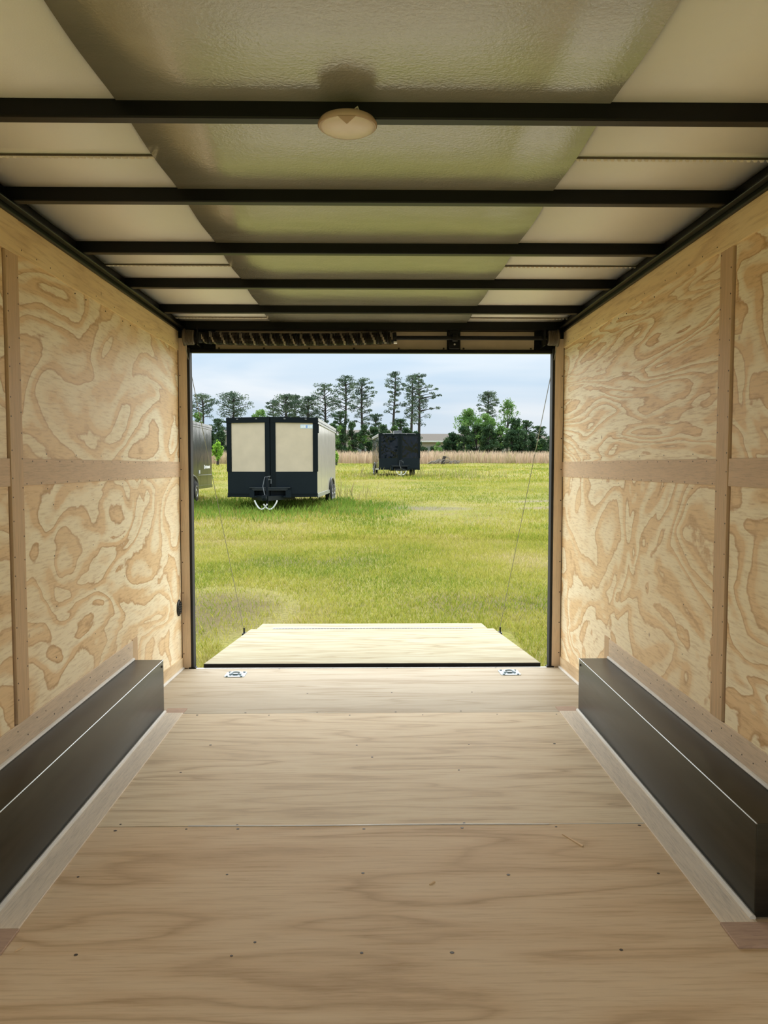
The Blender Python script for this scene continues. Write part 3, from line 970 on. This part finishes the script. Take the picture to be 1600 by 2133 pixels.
blades('dry_tall_grass', 42000, (94.0, 110.0), (0.9, 1.75), 0.07, DRYC, 'band of tall pinkish tan dry grass before the trees', lambda x, y: y > 95.5 + 3 * smooth_noise(x, y * 0, 0.12, 21), xr=(-52, 56), lean=0.25)

# ---- trailers parked in the field
def m_paint(name, col, rough=0.25, wave=0.0, spec=0.5):
    m, t, b = mat(name)
    n = t.noise(t.coord('Object', (1, 1, 1)), 3.0, 3, 0.5)
    t.put(b.inputs['Base Color'], t.ramp(n, [(0.3, tuple(0.94 * c for c in col)), (0.7, tuple(min(1, 1.05 * c) for c in col))]))
    b.inputs['Roughness'].default_value = rough
    b.inputs['Specular IOR Level'].default_value = spec
    if wave:
        t.put(b.inputs['Normal'], t.bump(t.noise(t.coord('Object', (1, 1, 0.7)), 1.7, 2, 0.5, 0.5), 1.0, wave))
    return m


M['cream'] = m_paint('cream_skin', (0.62, 0.52, 0.40), 0.35, 0.004, 0.25)
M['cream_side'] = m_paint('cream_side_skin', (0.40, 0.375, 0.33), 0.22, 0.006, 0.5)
M['t_black'] = m_paint('trailer_black_trim', (0.006, 0.010, 0.013), 0.4, 0, 0.12)
M['t_guard'] = m_paint('black_tread_guard', (0.010, 0.016, 0.021), 0.45, 0, 0.12)
M['t_gloss'] = m_paint('black_gloss_skin', (0.004, 0.007, 0.012), 0.06, 0.10, 0.3)
M['t_char'] = m_paint('charcoal_skin', (0.022, 0.030, 0.028), 0.16, 0.008, 0.4)
M['t_vent'] = m_paint('grey_vent_hood', (0.09, 0.095, 0.10), 0.6, 0, 0.1)
M['t_edge'] = m_paint('dark_grey_and_highlight', (0.07, 0.08, 0.085), 0.4)  # dark grey of small parts; on the tongue frame it paints highlights
M['t_rail'] = m_paint('grey_rail', (0.22, 0.23, 0.22), 0.35)
M['t_roof'] = m_paint('white_roof', (0.45, 0.45, 0.44), 0.5)
M['tyre'] = m_plain('tyre_rubber', (0.015, 0.015, 0.015), 0.8)
M['rim'] = m_plain('wheel_rim', (0.30, 0.30, 0.31), 0.35, 0.7)
M['chain'] = m_plain('galvanised_chain', (0.80, 0.80, 0.80), 0.4, 0.2)
M['sticker'] = m_plain('pale_blue_sticker', (0.62, 0.74, 0.88), 0.4)
M['sticker_red'] = m_plain('sticker_print', (0.25, 0.38, 0.72), 0.4)
M['white_mark'] = m_plain('white_print', (0.82, 0.84, 0.84), 0.4)


def build_trailer(name, label, cat, loc, rz, L, H, c, wheels, v=0.4, nose=True, ac=False, group=None):
    """c: colours for side, nose, trim, guard, rail"""
    root = empty(name, loc, rz)
    tag(root, label, cat, group)
    W, Z0, Z1 = 1.275, 0.42, 0.42 + H

    def add(b, nm, m, par=root, **kw):
        return b.build(nm, m, par, local=True, **kw)
    foot = [(-W, 0), (0, -v), (W, 0), (W, L), (-W, L)]
    b = B().add([(x, y, Z0) for x, y in foot] + [(x, y, Z1) for x, y in foot],
                [(0, 1, 2, 3, 4), (9, 8, 7, 6, 5)] + [(i, (i + 1) % 5, (i + 1) % 5 + 5, i + 5) for i in range(5)])
    add(b, 'body', c['side'])

    def face(s, u0, u1, z0, z1, t):
        nrm = Vector((s * v, -W, 0)).normalized() * t
        P = lambda u, z, o: (s * W * u + o * nrm.x, -v * (1 - u) + o * nrm.y, z)
        return [P(u0, z0, 1), P(u1, z0, 1), P(u0, z0, -1), P(u1, z0, -1), P(u0, z1, 1), P(u1, z1, 1), P(u0, z1, -1), P(u1, z1, -1)]
    ZG = Z0 + 0.72
    for s in (-1, 1):
        add(B().hexa(face(s, 0.10, 0.92, ZG, Z1 - 0.13, 0.012)), 'nose_panel', c['nose'])
        gd = add(B().hexa(face(s, 0.0, 1.0, Z0, ZG, 0.02)), 'stone_guard', c['guard'])
        add(B().hexa(face(s, 0.0, 1.01, Z0, Z0 + 0.035, 0.03)).hexa(face(s, 0.0, 1.01, Z0 + 0.075, Z0 + 0.10, 0.03)), 'guard_rib', c['trim'], gd)
        add(B().hexa(face(s, 0.905, 1.015, ZG, Z1, 0.03)), 'corner_trim', c['trim'])
        add(B().hexa(face(s, 0.0, 0.11, Z0, Z1, 0.035)), 'nose_centre_trim', c['trim'])
        tr = add(B().hexa(face(s, 0.0, 1.02, Z1 - 0.145, Z1 + 0.01, 0.04)), 'top_trim', c['trim'])
        for u in (0.3, 0.75):
            q = face(s, u - 0.02, u + 0.02, Z1 - 0.05, Z1 - 0.025, 0.055)
            add(B().hexa(q), 'marker_light', 'rim', tr)
        # sides: rails, trims, seams
        rl = add(B().box(s * W, s * (W + 0.03), 0.0, L, Z1 - 0.16, Z1 + 0.005), 'side_rail', c['rail'])
        add(B().box(s * (W + 0.028), s * (W + 0.04), 0.0, L, Z1 - 0.10, Z1 - 0.085), 'rail_groove', c['trim'], rl)
        add(B().box(s * W, s * (W + 0.02), 0.0, L, Z0 - 0.02, Z0 + 0.09), 'side_skirt', c['rail'])
        seam = 1.2
        while seam < L - 0.3:
            add(B().box(s * W, s * (W + 0.002), seam - 0.012, seam + 0.012, Z0 + 0.09, Z1 - 0.16), 'side_seam', c['side'])
            seam += 1.2192
        # wheel arch and wheels
        yc = sum(wheels) / len(wheels)
        half = (max(wheels) - min(wheels)) / 2 + 0.46
        arch, n = [], 14
        for k in range(n + 1):
            a = math.pi * k / n
            arch.append((yc - half * math.cos(a) * (1 if abs(math.cos(a)) > .9 else 1), 0.36 + 0.52 * math.sin(a) ** 0.55))
        wl = B()
        k = len(arch)
        wl.add([(s * (W + 0.012), y, z) for y, z in arch] + [(s * (W - 0.05), y, z) for y, z in arch], [tuple(range(k)), tuple(range(2 * k - 1, k - 1, -1))] + [(i, i + 1, i + 1 + k, i + k) for i in range(k - 1)])
        add(wl, 'wheel_arch', 'tyre')
        add(B().tube([(s * (W + 0.02), y, z) for y, z in arch], 0.035, 6), 'fender_flare', c['fender'], smooth=True)
        for wy in wheels:
            wh = add(B().lathe([(0.20, -0.02), (0.30, -0.03), (0.335, 0.0), (0.345, 0.05), (0.345, 0.13), (0.335, 0.18), (0.30, 0.20), (0.20, 0.19)], (s * W - 0.115, wy, 0.335) if s > 0 else (s * W - 0.06, wy, 0.335), 'x', 22), 'wheel', 'tyre', smooth=True)
            sx = s * (W + 0.075) if s > 0 else s * (W + 0.075)
            rb = B().lathe([(0.205, 0), (0.205, s * 0.012), (0.17, s * 0.014), (0.16, -s * 0.01), (0.06, s * 0.008), (0.05, s * 0.02), (0.01, s * 0.02)], (sx, wy, 0.335), 'x', 20)
            rim = add(rb, 'rim', 'rim', wh, smooth=True)
    add(B().add([(x * 0.97, y + 0.04 if y <= 0 else y, Z1 - 0.005) for x, y in foot] + [(x * 0.8, y * 0.98 if y > 0 else y * .8 + 0.25, Z1 + 0.03) for x, y in foot],
                [(0, 1, 2, 3, 4), (9, 8, 7, 6, 5)] + [(i, (i + 1) % 5, (i + 1) % 5 + 5, i + 5) for i in range(5)]), 'roof', 't_roof')
    if nose:
        tg = B()
        for s in (-1, 1):
            tg.hexa([(s * 0.62, 0.1, 0.36), (s * 0.52, 0.1, 0.36), (s * 0.07, -1.25, 0.36), (s * 0.0, -1.25, 0.36),
                     (s * 0.62, 0.1, 0.48), (s * 0.52, 0.1, 0.48), (s * 0.07, -1.25, 0.48), (s * 0.0, -1.25, 0.48)])
        add(tg, 'tongue', 't_black')
        fr = B()
        fr.box(-0.57, 0.57, -0.52, -0.30, 0.64, 0.70).box(-0.57, -0.44, -0.52, -0.22, 0.42, 0.70).box(0.44, 0.57, -0.52, -0.22, 0.42, 0.70).box(-0.44, 0.44, -0.50, -0.25, 0.42, 0.47).box(-0.44, 0.44, -0.30, -0.25, 0.47, 0.64)
        tf = add(fr, 'tongue_frame', 't_guard')
        for zz, hw_ in ((0.695, 0.57), (0.655, 0.50), (0.625, 0.46)):
            add(B().box(-hw_, hw_, -0.527, -0.52, zz - 0.004, zz + 0.006), 'frame_highlight', 't_edge', tf)  # lighter bars, highlights painted along the frame edges
        add(B().box(-0.05, 0.05, -1.50, -1.15, 0.40, 0.52).lathe([(0.06, 0.38), (0.07, 0.44), (0.06, 0.52)], (0, -1.5, 0), 'z', 12), 'coupler', 't_black')
        jk = add(B().lathe([(0.03, 0.12), (0.03, 0.45), (0.04, 0.45), (0.04, 0.98), (0.03, 1.0), (0.01, 1.02)], (0.0, -1.0, 0), 'z', 12), 'jack', 't_black', smooth=True)
        add(B().tube([(0.04, -1.02, 0.92), (0.12, -1.05, 0.94), (0.12, -1.07, 0.82)], 0.012, 6), 'crank', 't_edge', jk)
        add(B().lathe([(0.10, 0.0), (0.10, 0.02)], (0, -1.0, 0.10), 'z', 10), 'foot', 't_black', jk)
        for s in (-1, 1):
            pts = []
            for k in range(15):
                q = k / 14
                xx = s * (0.31 - 0.36 * q)
                pts.append((xx, -1.2 - 0.1 * q, 0.40 - 0.27 * math.sin(math.pi * (q * 0.86 + 0.02)) ** 0.8))
            ch = B()
            for a, bb in zip(pts[:-1], pts[1:]):
                ch.tube([a, bb], 0.022, 6)
            add(ch, 'safety_chain', 'chain')
        add(B().tube([(0.02, -0.9, 0.9), (0.08, -0.95, 1.02), (-0.06, -1.0, 1.0), (-0.10, -1.1, 0.75), (-0.03, -1.2, 0.5)], 0.012, 6), 'wiring_lead', 't_edge', jk, smooth=True)
    if ac:
        add(B().hexa([(-0.28, 1.0, Z1 + .02), (0.28, 1.0, Z1 + .02), (-0.28, 1.7, Z1 + .02), (0.28, 1.7, Z1 + .02), (-0.24, 1.05, Z1 + .24), (0.24, 1.05, Z1 + .24), (-0.24, 1.65, Z1 + .24), (0.24, 1.65, Z1 + .24)]), 'roof_vent', 't_vent', bevel=0.02)
    return root, add, face, Z0, Z1, W


CR = dict(side='cream_side', nose='cream', trim='t_black', guard='t_guard', rail='t_rail', fender='t_black')
GC = dict(side='t_char', nose='t_char', trim='t_black', guard='t_guard', rail='t_char', fender='t_rail')
BK = dict(side='t_gloss', nose='t_gloss', trim='t_black', guard='t_guard', rail='t_rail', fender='t_black')
r_, add_, face_, Z0_, Z1_, W_ = build_trailer('cargo_trailer', 'cream cargo trailer with black front trim standing in the grass', 'trailer',
                                              (-2.83, 22.75, float(gh(-2.87, 23.0)) - 0.04), math.radians(-1.8), 6.7, 2.24, CR, (4.45, 5.30), group='cargo trailers in the field')
st = add_(B().hexa(face_(1, 0.64, 0.92, Z1_ - 0.30, Z1_ - 0.19, 0.018)), 'sticker', 'sticker')
for (u0, u1, za, zb) in ((0.66, 0.70, .22, .28), (0.71, 0.745, .22, .28), (0.76, 0.79, .21, .285), (0.80, 0.83, .22, .28), (0.845, 0.89, .22, .275)):
    add_(B().hexa(face_(1, u0, u1, Z1_ - zb, Z1_ - za, 0.021)), 'sticker_print', 'sticker_red' if u0 == 0.76 else 'white_mark', st)
add_(B().box(W_, W_ + 0.035, 0.12, 0.2, Z1_ - 0.42, Z1_ - 0.16), 'side_lamp', 't_black')

r_, add_, face_, Z0_, Z1_, W_ = build_trailer('cargo_trailer', 'charcoal cargo trailer cut off by the opening beside the cream trailer', 'trailer',
                                              (-7.16, 22.7, float(gh(-7.0, 26.0)) + 0.02), math.radians(0.4), 6.9, 2.24, GC, (3.0, 3.85), nose=False, group='cargo trailers in the field')
for (y0, y1, za, zb) in ((5.5, 5.62, 1.08, 1.22), (5.68, 5.85, 1.10, 1.19), (5.90, 6.02, 1.09, 1.20), (6.06, 6.3, 1.10, 1.18), (6.34, 6.5, 1.10, 1.20)):
    add_(B().box(W_, W_ + 0.01, y0, y1, za, zb), 'side_lettering', 'white_mark')
add_(B().box(W_, W_ + 0.02, 4.62, 4.74, 0.92, 1.04), 'side_reflector', 'white_mark')
add_(B().box(W_, W_ + 0.012, 4.5, 6.9, 0.86, 0.885), 'pinstripe', 't_rail')

r_, add_, face_, Z0_, Z1_, W_ = build_trailer('cargo_trailer', 'glossy black cargo trailer with roof vent, far across the field', 'trailer',
                                              (1.72, 49.6, float(gh(1.7, 50.0)) + 0.02), math.radians(3.5), 6.7, 2.24, BK, (3.6, 4.45), ac=True, group='cargo trailers in the field')
add_(B().add([(-0.03, -1.25, 0.42), (0.03, -1.25, 0.42), (0.05, -1.25, 0.0), (-0.05, -1.25, 0.0), (-0.03, -1.19, 0.42), (0.03, -1.19, 0.42), (0.05, -1.19, 0.0), (-0.05, -1.19, 0.0)],
             [(0, 1, 2, 3), (4, 7, 6, 5), (0, 4, 5, 1), (1, 5, 6, 2), (2, 6, 7, 3), (3, 7, 4, 0)]), 'tongue_prop', 'chain')

# ---- trees
def leaf_quads(centres, radii, per, size, cols, flat=1.0):
    """clusters of small leaf cards round each centre"""
    n = len(centres) * per
    c = np.repeat(np.asarray(centres), per, 0)
    r = np.repeat(np.asarray(radii), per)[:, None]
    d = RNG.normal(size=(n, 3))
    d /= np.linalg.norm(d, axis=1)[:, None] + 1e-6
    p = c + d * r * (RNG.random((n, 1)) ** 0.45) * np.array([1, 1, flat])
    a = RNG.normal(size=(n, 3)); a /= np.linalg.norm(a, axis=1)[:, None]
    b = RNG.normal(size=(n, 3)); b -= (b * a).sum(1)[:, None] * a; b /= np.linalg.norm(b, axis=1)[:, None]
    s = size * (0.6 + 0.8 * RNG.random((n, 1)))
    V = np.stack([p - a * s, p - b * s * .55, p + a * s, p + b * s * .55], 1).reshape(-1, 3)
    C = np.asarray(cols)
    k = RNG.integers(0, len(C), len(centres))
    cc = np.repeat(C[k], per, 0) * (0.75 + 0.5 * RNG.random((n, 1)))
    return V, np.arange(n * 4).reshape(n, 4), np.repeat(cc, 4, 0)


PINE = [(0.075, 0.118, 0.076), (0.095, 0.145, 0.09), (0.066, 0.105, 0.072), (0.12, 0.168, 0.10)]
HARD = [(0.13, 0.26, 0.06), (0.17, 0.30, 0.08), (0.10, 0.20, 0.055), (0.20, 0.32, 0.10)]
DKGR = [(0.036, 0.076, 0.036), (0.048, 0.094, 0.042), (0.058, 0.105, 0.048), (0.070, 0.125, 0.050)]
VPX, VPY = 774.6, 970.1


def span(px, top, d):
    """ground point and height of a tree from its bearing, distance and top elevation"""
    x = (px - VPX) / FPX * d
    return x, float(gh(x, d)), CAM_H + (VPY - top) / FPX * d


def pine(name, label, px, top, cb, hw, d, cols=PINE, nb=34, dense=1.0, limb=None, group='pines behind the dry grass', lean=0.0):
    x, z0, zt = span(px, top, d)
    zc = CAM_H + (VPY - cb) / FPX * d
    R = 1.12 * hw / FPX * d
    root = empty(name, (x, d, z0))
    tag(root, label, 'tree', group)
    H, HC = zt - z0, zc - z0
    tr = B()
    lx_ = lean * H
    tr.tube([(lx_ * (q ** 1.5) + 0.12 * math.sin(q * 5 + px), 0.1 * math.sin(q * 4), H * q * 0.97) for q in np.linspace(0, 1, 9)], [0.30 - 0.24 * q for q in np.linspace(0, 1, 9)], 7)
    cs, rs = [], []
    for k in range(nb):
        q = ((k + 0.5) / nb) ** 0.75
        zz = HC + (H - HC) * q
        prof = (0.62 + 0.42 * math.sin(math.pi * q ** 1.3)) * (1.0 if q < 0.8 else 1 - 1.6 * (q - 0.8))
        a = k * 2.399 + random.random()
        rr = R * prof * (random.uniform(0.25, 1.1) if q > 0.35 else random.uniform(0.6, 1.2))
        c = Vector((lx_ * ((zz / H) ** 1.5) + rr * math.cos(a), rr * math.sin(a), zz + random.uniform(-.2, .2)))
        if c.z > H - 0.3: c.z = H - 0.3
        cs.append(tuple(c)); rs.append(random.uniform(0.45, 0.90) * (0.5 + R / 4.5) * dense)
        st_ = Vector((lx_ * ((zz / H) ** 1.5), 0, zz - 0.35 * rr))
        tr.tube([st_, (st_ + c) / 2 + Vector((0, 0, .1)), c], [0.065, 0.045, 0.025], 4, cap=False)
    if limb:
        for (lxp, lyp) in limb:
            c = Vector(((lxp - px) / FPX * d, random.uniform(-.4, .4), CAM_H + (VPY - lyp) / FPX * d - z0))
            cs.append(tuple(c)); rs.append(random.uniform(0.35, 0.6))
            st_ = Vector((0, 0, c.z - 0.5))
            tr.tube([st_, (st_ + c) / 2, c], [0.07, 0.05, 0.025], 4, cap=False)
    tr.build('trunk', 'bark', root, local=True)
    V, F, C = leaf_quads(cs, rs, 64, 0.105, cols, 0.5)
    o = stuff_mesh('crown', V, F, 'needle', root, C)
    return root


def broad(name, label, px, top, hw, d, cols=HARD, nb=60, per=64, size=0.12, group=None, low=0.25, cat='tree'):
    x, z0, zt = span(px, top, d)
    R = hw / FPX * d
    H = zt - z0
    root = empty(name, (x, d, z0))
    tag(root, label, cat, group)
    tr = B()
    tr.tube([(0, 0, 0), (0.05, 0.03, H * .3), (0, 0, H * .55)], [0.16, 0.13, 0.07], 6)
    cs, rs = [], []
    for k in range(nb):
        q = random.random() ** 0.8
        zz = H * (low + (0.95 - low) * q)
        prof = (1 - ((q - 0.35) / 0.75) ** 2)
        a = random.random() * 6.283
        rr = R * max(0.15, prof) * random.uniform(0.2, 1.0)
        cs.append((rr * math.cos(a), rr * math.sin(a), zz)); rs.append(random.uniform(0.35, 0.75) * (0.5 + R / 5))
        if k % 4 == 0:
            tr.tube([(0, 0, max(H * .2, zz * .5)), (rr * .5 * math.cos(a), rr * .5 * math.sin(a), zz * .8), cs[-1]], [0.06, 0.04, 0.02], 4, cap=False)
    tr.build('trunk', 'bark', root, local=True)
    V, F, C = leaf_quads(cs, rs, per, size, cols, 0.85)
    stuff_mesh('foliage', V, F, 'leaf', root, C)
    return root


P = pine
P('pine_tree', 'spreading pine above the charcoal trailer roof', 425, 822, 868, 25, 118, nb=30, limb=[(446, 842), (404, 848)])
P('pine_tree', 'dense cone shaped pine beside the cream trailer, above its corner', 488, 819, 872, 29, 122, nb=52, dense=1.25)
P('pine_tree', 'thin pale pine just before the rounded dark pines', 571, 834, 875, 14, 126, nb=22)
P('pine_tree', 'rounded dark pine above the middle of the cream trailer', 598, 822, 872, 23, 120, nb=46, dense=1.2)
P('pine_tree', 'slim pine between two rounded dark pines above the cream trailer', 617, 823, 880, 16, 124, nb=34, dense=1.1)
P('pine_tree', 'rounded dark pine above the right panel of the cream trailer', 643, 826, 885, 19, 121, nb=44, dense=1.2)
P('pine_tree', 'tall open pine above the far side of the cream trailer', 677, 800, 890, 24, 123, nb=42, limb=[(655, 826), (700, 836)])
P('pine_tree', 'tall pine with small crown, first of the close tall pair', 720, 784, 852, 21, 125, nb=40, limb=[(700, 842), (707, 850)])
P('pine_tree', 'tall pine with long crown, second of the close tall pair', 755, 789, 885, 21, 122, nb=46, limb=[(738, 850), (776, 826)])
P('pine_tree', 'lone slender tall pine rising over the black trailer', 820, 775, 862, 18, 125, nb=34, lean=0.012, limb=[(806, 858), (838, 812)])
P('pine_tree', 'narrow tall pine leaning on the widest pine', 858, 781, 880, 17, 127, nb=38, limb=[(838, 846), (845, 862)])
P('pine_tree', 'widest tall pine with long branches reaching over the warehouse', 872, 779, 890, 21, 124, nb=44, limb=[(900, 820), (908, 812), (915, 824), (898, 852), (912, 850), (895, 806), (905, 826), (888, 836), (902, 830)])
P('pine_tree', 'pine with rounded top rising from the pale green trees', 1015, 815, 868, 18, 126, nb=40, dense=1.1)
P('young_pine', 'young dark pine among the saplings next to the jamb opposite the vent', 1096, 874, 935, 13, 118, nb=30, cols=DKGR)
P('young_pine', 'young dark pine closest to the jamb opposite the vent', 1124, 886, 938, 14, 119, nb=28, cols=DKGR)
P('young_pine', 'small thin pine between the tall pair and the lone slender pine', 782, 862, 905, 15, 121, nb=22)
P('young_pine', 'small pine standing below the tall close pair', 709, 856, 905, 15, 119, nb=28, cols=DKGR)
P('young_pine', 'small dark pine just past the charcoal trailer', 458, 872, 930, 13, 116, nb=34, cols=DKGR)
P('young_pine', 'small open pine right behind the black trailer roof vent', 834, 872, 915, 16, 117, nb=30, cols=DKGR)
HD = 'leafy trees behind the dry grass'
broad('leafy_tree', 'green leafy tree behind the charcoal trailer roof', 414, 856, 15, 114, nb=44, group=HD)
broad('leafy_tree', 'pale green leafy tree behind the cream trailer roof', 543, 850, 27, 117, nb=55, group=HD)
broad('leafy_tree', 'broad bright green tree at the edge of the warehouse roof', 975, 851, 36, 118, nb=95, group=HD)
broad('leafy_tree', 'bright green tree below the pine with rounded top', 1012, 862, 30, 114, nb=85, group=HD)
broad('leafy_tree', 'tall thin leafed pale tree right of the pine with rounded top', 1056, 829, 30, 121, nb=70, per=34, group=HD, low=0.35)
broad('leafy_tree', 'dark leafy tree between pale tall tree and young pines', 1072, 868, 24, 116, cols=DKGR + HARD[:1], nb=75, group=HD)
for (px, top, hw, d) in ((398, 885, 22, 113), (440, 885, 16, 114), (462, 896, 16, 112), (500, 880, 24, 115), (545, 884, 26, 114), (590, 886, 26, 113), (632, 888, 24, 115),
                         (668, 890, 20, 113), (692, 880, 17, 113), (712, 884, 19, 112), (735, 876, 20, 113), (757, 884, 18, 112), (778, 890, 18, 113), (800, 884, 18, 114), (822, 888, 16, 112),
                         (848, 890, 18, 113), (866, 898, 14, 114), (884, 932, 10, 112), (903, 931, 10, 112), (930, 914, 12, 112), (944, 896, 18, 113), (966, 888, 20, 112), (992, 884, 22, 113),
                         (1018, 886, 20, 112), (1042, 888, 20, 113), (1066, 892, 18, 112), (1088, 898, 16, 112), (1108, 902, 14, 113), (1130, 916, 14, 112), (1150, 905, 16, 113)):
    SH = ('dense dark green shrub behind the charcoal and cream trailers' if px < 670 else 'dense dark green shrub between the cream and the black trailer' if px < 770 else
          'dense dark green shrub right behind the black trailer' if px < 875 else 'low green shrub before the warehouse wall' if px < 935 else
          'dense dark green shrub under the leafy trees' if px < 1075 else 'dark green shrub in the row end next to the jamb')
    broad('shrub', SH, px, top, hw, d, cols=DKGR if random.random() < .75 else DKGR + HARD[:2], nb=44, per=70, size=0.12, group='shrubs behind the dry grass', low=0.08, cat='shrub')
broad('sapling', 'small bright green sapling between charcoal and cream trailers', 455, 921, 9, 84, cols=[(0.22, 0.42, 0.05), (0.28, 0.48, 0.07), (0.20, 0.36, 0.05)], nb=26, per=40, size=0.11, low=0.3)
broad('sapling', 'little green bush just behind the back of cream trailer', 700, 941, 3, 84, cols=[(0.20, 0.38, 0.05), (0.26, 0.42, 0.07)], nb=12, per=34, size=0.10, low=0.3)
broad('sapling', 'bright green bush in front of the warehouse wall', 913, 922, 9, 110, cols=HARD, nb=24, per=40, size=0.14, low=0.15)

# ---- brush pile
bx, by = (928 - VPX) / FPX * 92.5, 92.5
root = empty('brush_pile', (bx, by, float(gh(bx, by))))
tag(root, 'grey heap of cut branches at the edge of the dry grass', 'brush pile')
M['deadwood'] = m_plain('grey_dead_wood', (0.26, 0.22, 0.19), 0.9, var=0.4)
M['stump'] = m_plain('dark_stump', (0.05, 0.04, 0.035), 0.9, var=0.4)
for k in range(34):
    a, b2 = random.uniform(-1.7, 1.9), random.uniform(-.6, .6)
    h2 = 1.0 * max(0.3, 1 - abs(a) / 1.9) * random.uniform(0.4, 1)
    t2 = random.uniform(-1, 1)
    B().tube([(a - 0.5 * math.cos(t2), b2, h2 * .4), (a, b2 + .1, h2 + .08), (a + 0.5 * math.cos(t2), b2 - .1, h2 * .8 + 0.35 * math.sin(t2))], [0.06, 0.05, 0.02], 5).build('branch', 'deadwood', root, local=True)
B().tube([(-0.3, 0, 0), (-0.25, 0, 0.55), (-0.1, 0, 0.95)], [0.24, 0.17, 0.20], 7).build('stump', 'stump', root, local=True)

# ---- warehouses beyond the trees
M['wh_wall'] = m_plain('warehouse_wall', (0.30, 0.28, 0.235), 0.8, 0, 0.1)
M['wh_roof'] = m_plain('warehouse_roof', (0.115, 0.10, 0.085), 0.85, 0, 0.1)
M['wh_white'] = m_plain('warehouse_white_trim', (0.55, 0.56, 0.56), 0.6)
M['wh_door'] = m_plain('warehouse_door', (0.18, 0.20, 0.20), 0.5)


def warehouse(label, x0, x1, y, zeave, zridge, depth):
    zb = float(gz(y)) - 0.3
    root = empty('warehouse', ((x0 + x1) / 2, y, zb))
    tag(root, label, 'building', 'warehouses beyond the trees')
    B().box(x0, x1, y, y + depth, zb, zeave).build('wall', 'wh_wall', root)
    B().add([(x0 - .4, y - .5, zeave), (x1 + .4, y - .5, zeave), (x1 + .4, y + depth / 2, zridge), (x0 - .4, y + depth / 2, zridge), (x0 - .4, y + depth + .5, zeave), (x1 + .4, y + depth + .5, zeave)] +
            [(x0 - .4, y - .5, zeave - .15), (x1 + .4, y - .5, zeave - .15), (x1 + .4, y + depth + .5, zeave - .15), (x0 - .4, y + depth + .5, zeave - .15)],
            [(0, 1, 2, 3), (3, 2, 5, 4), (0, 3, 4, 9, 6), (1, 7, 8, 5, 2), (6, 9, 8, 7), (0, 6, 7, 1), (4, 5, 8, 9)]).build('roof', 'wh_roof', root)
    B().box(x0 - .4, x1 + .4, y - .62, y - .5, zeave - 0.25, zeave + 0.08).build('gutter', 'wh_white', root)
    k = x0 + 3
    while k < x1 - 4:
        B().box(k, k + 3.2, y - 0.08, y, zb, zb + 3.4).build('roller_door', 'wh_door', root)
        k += 9


warehouse('long tan roofed warehouse seen between the pines and leafy trees', 8.0, 36.0, 160, CAM_H + (VPY - 919) / FPX * 160, CAM_H + (VPY - 904) / FPX * 172, 24)
warehouse('pale warehouse almost hidden behind the pines above the cream trailer', -34.0, 4.5, 175, CAM_H + (VPY - 905) / FPX * 175, CAM_H + (VPY - 896) / FPX * 187, 24)
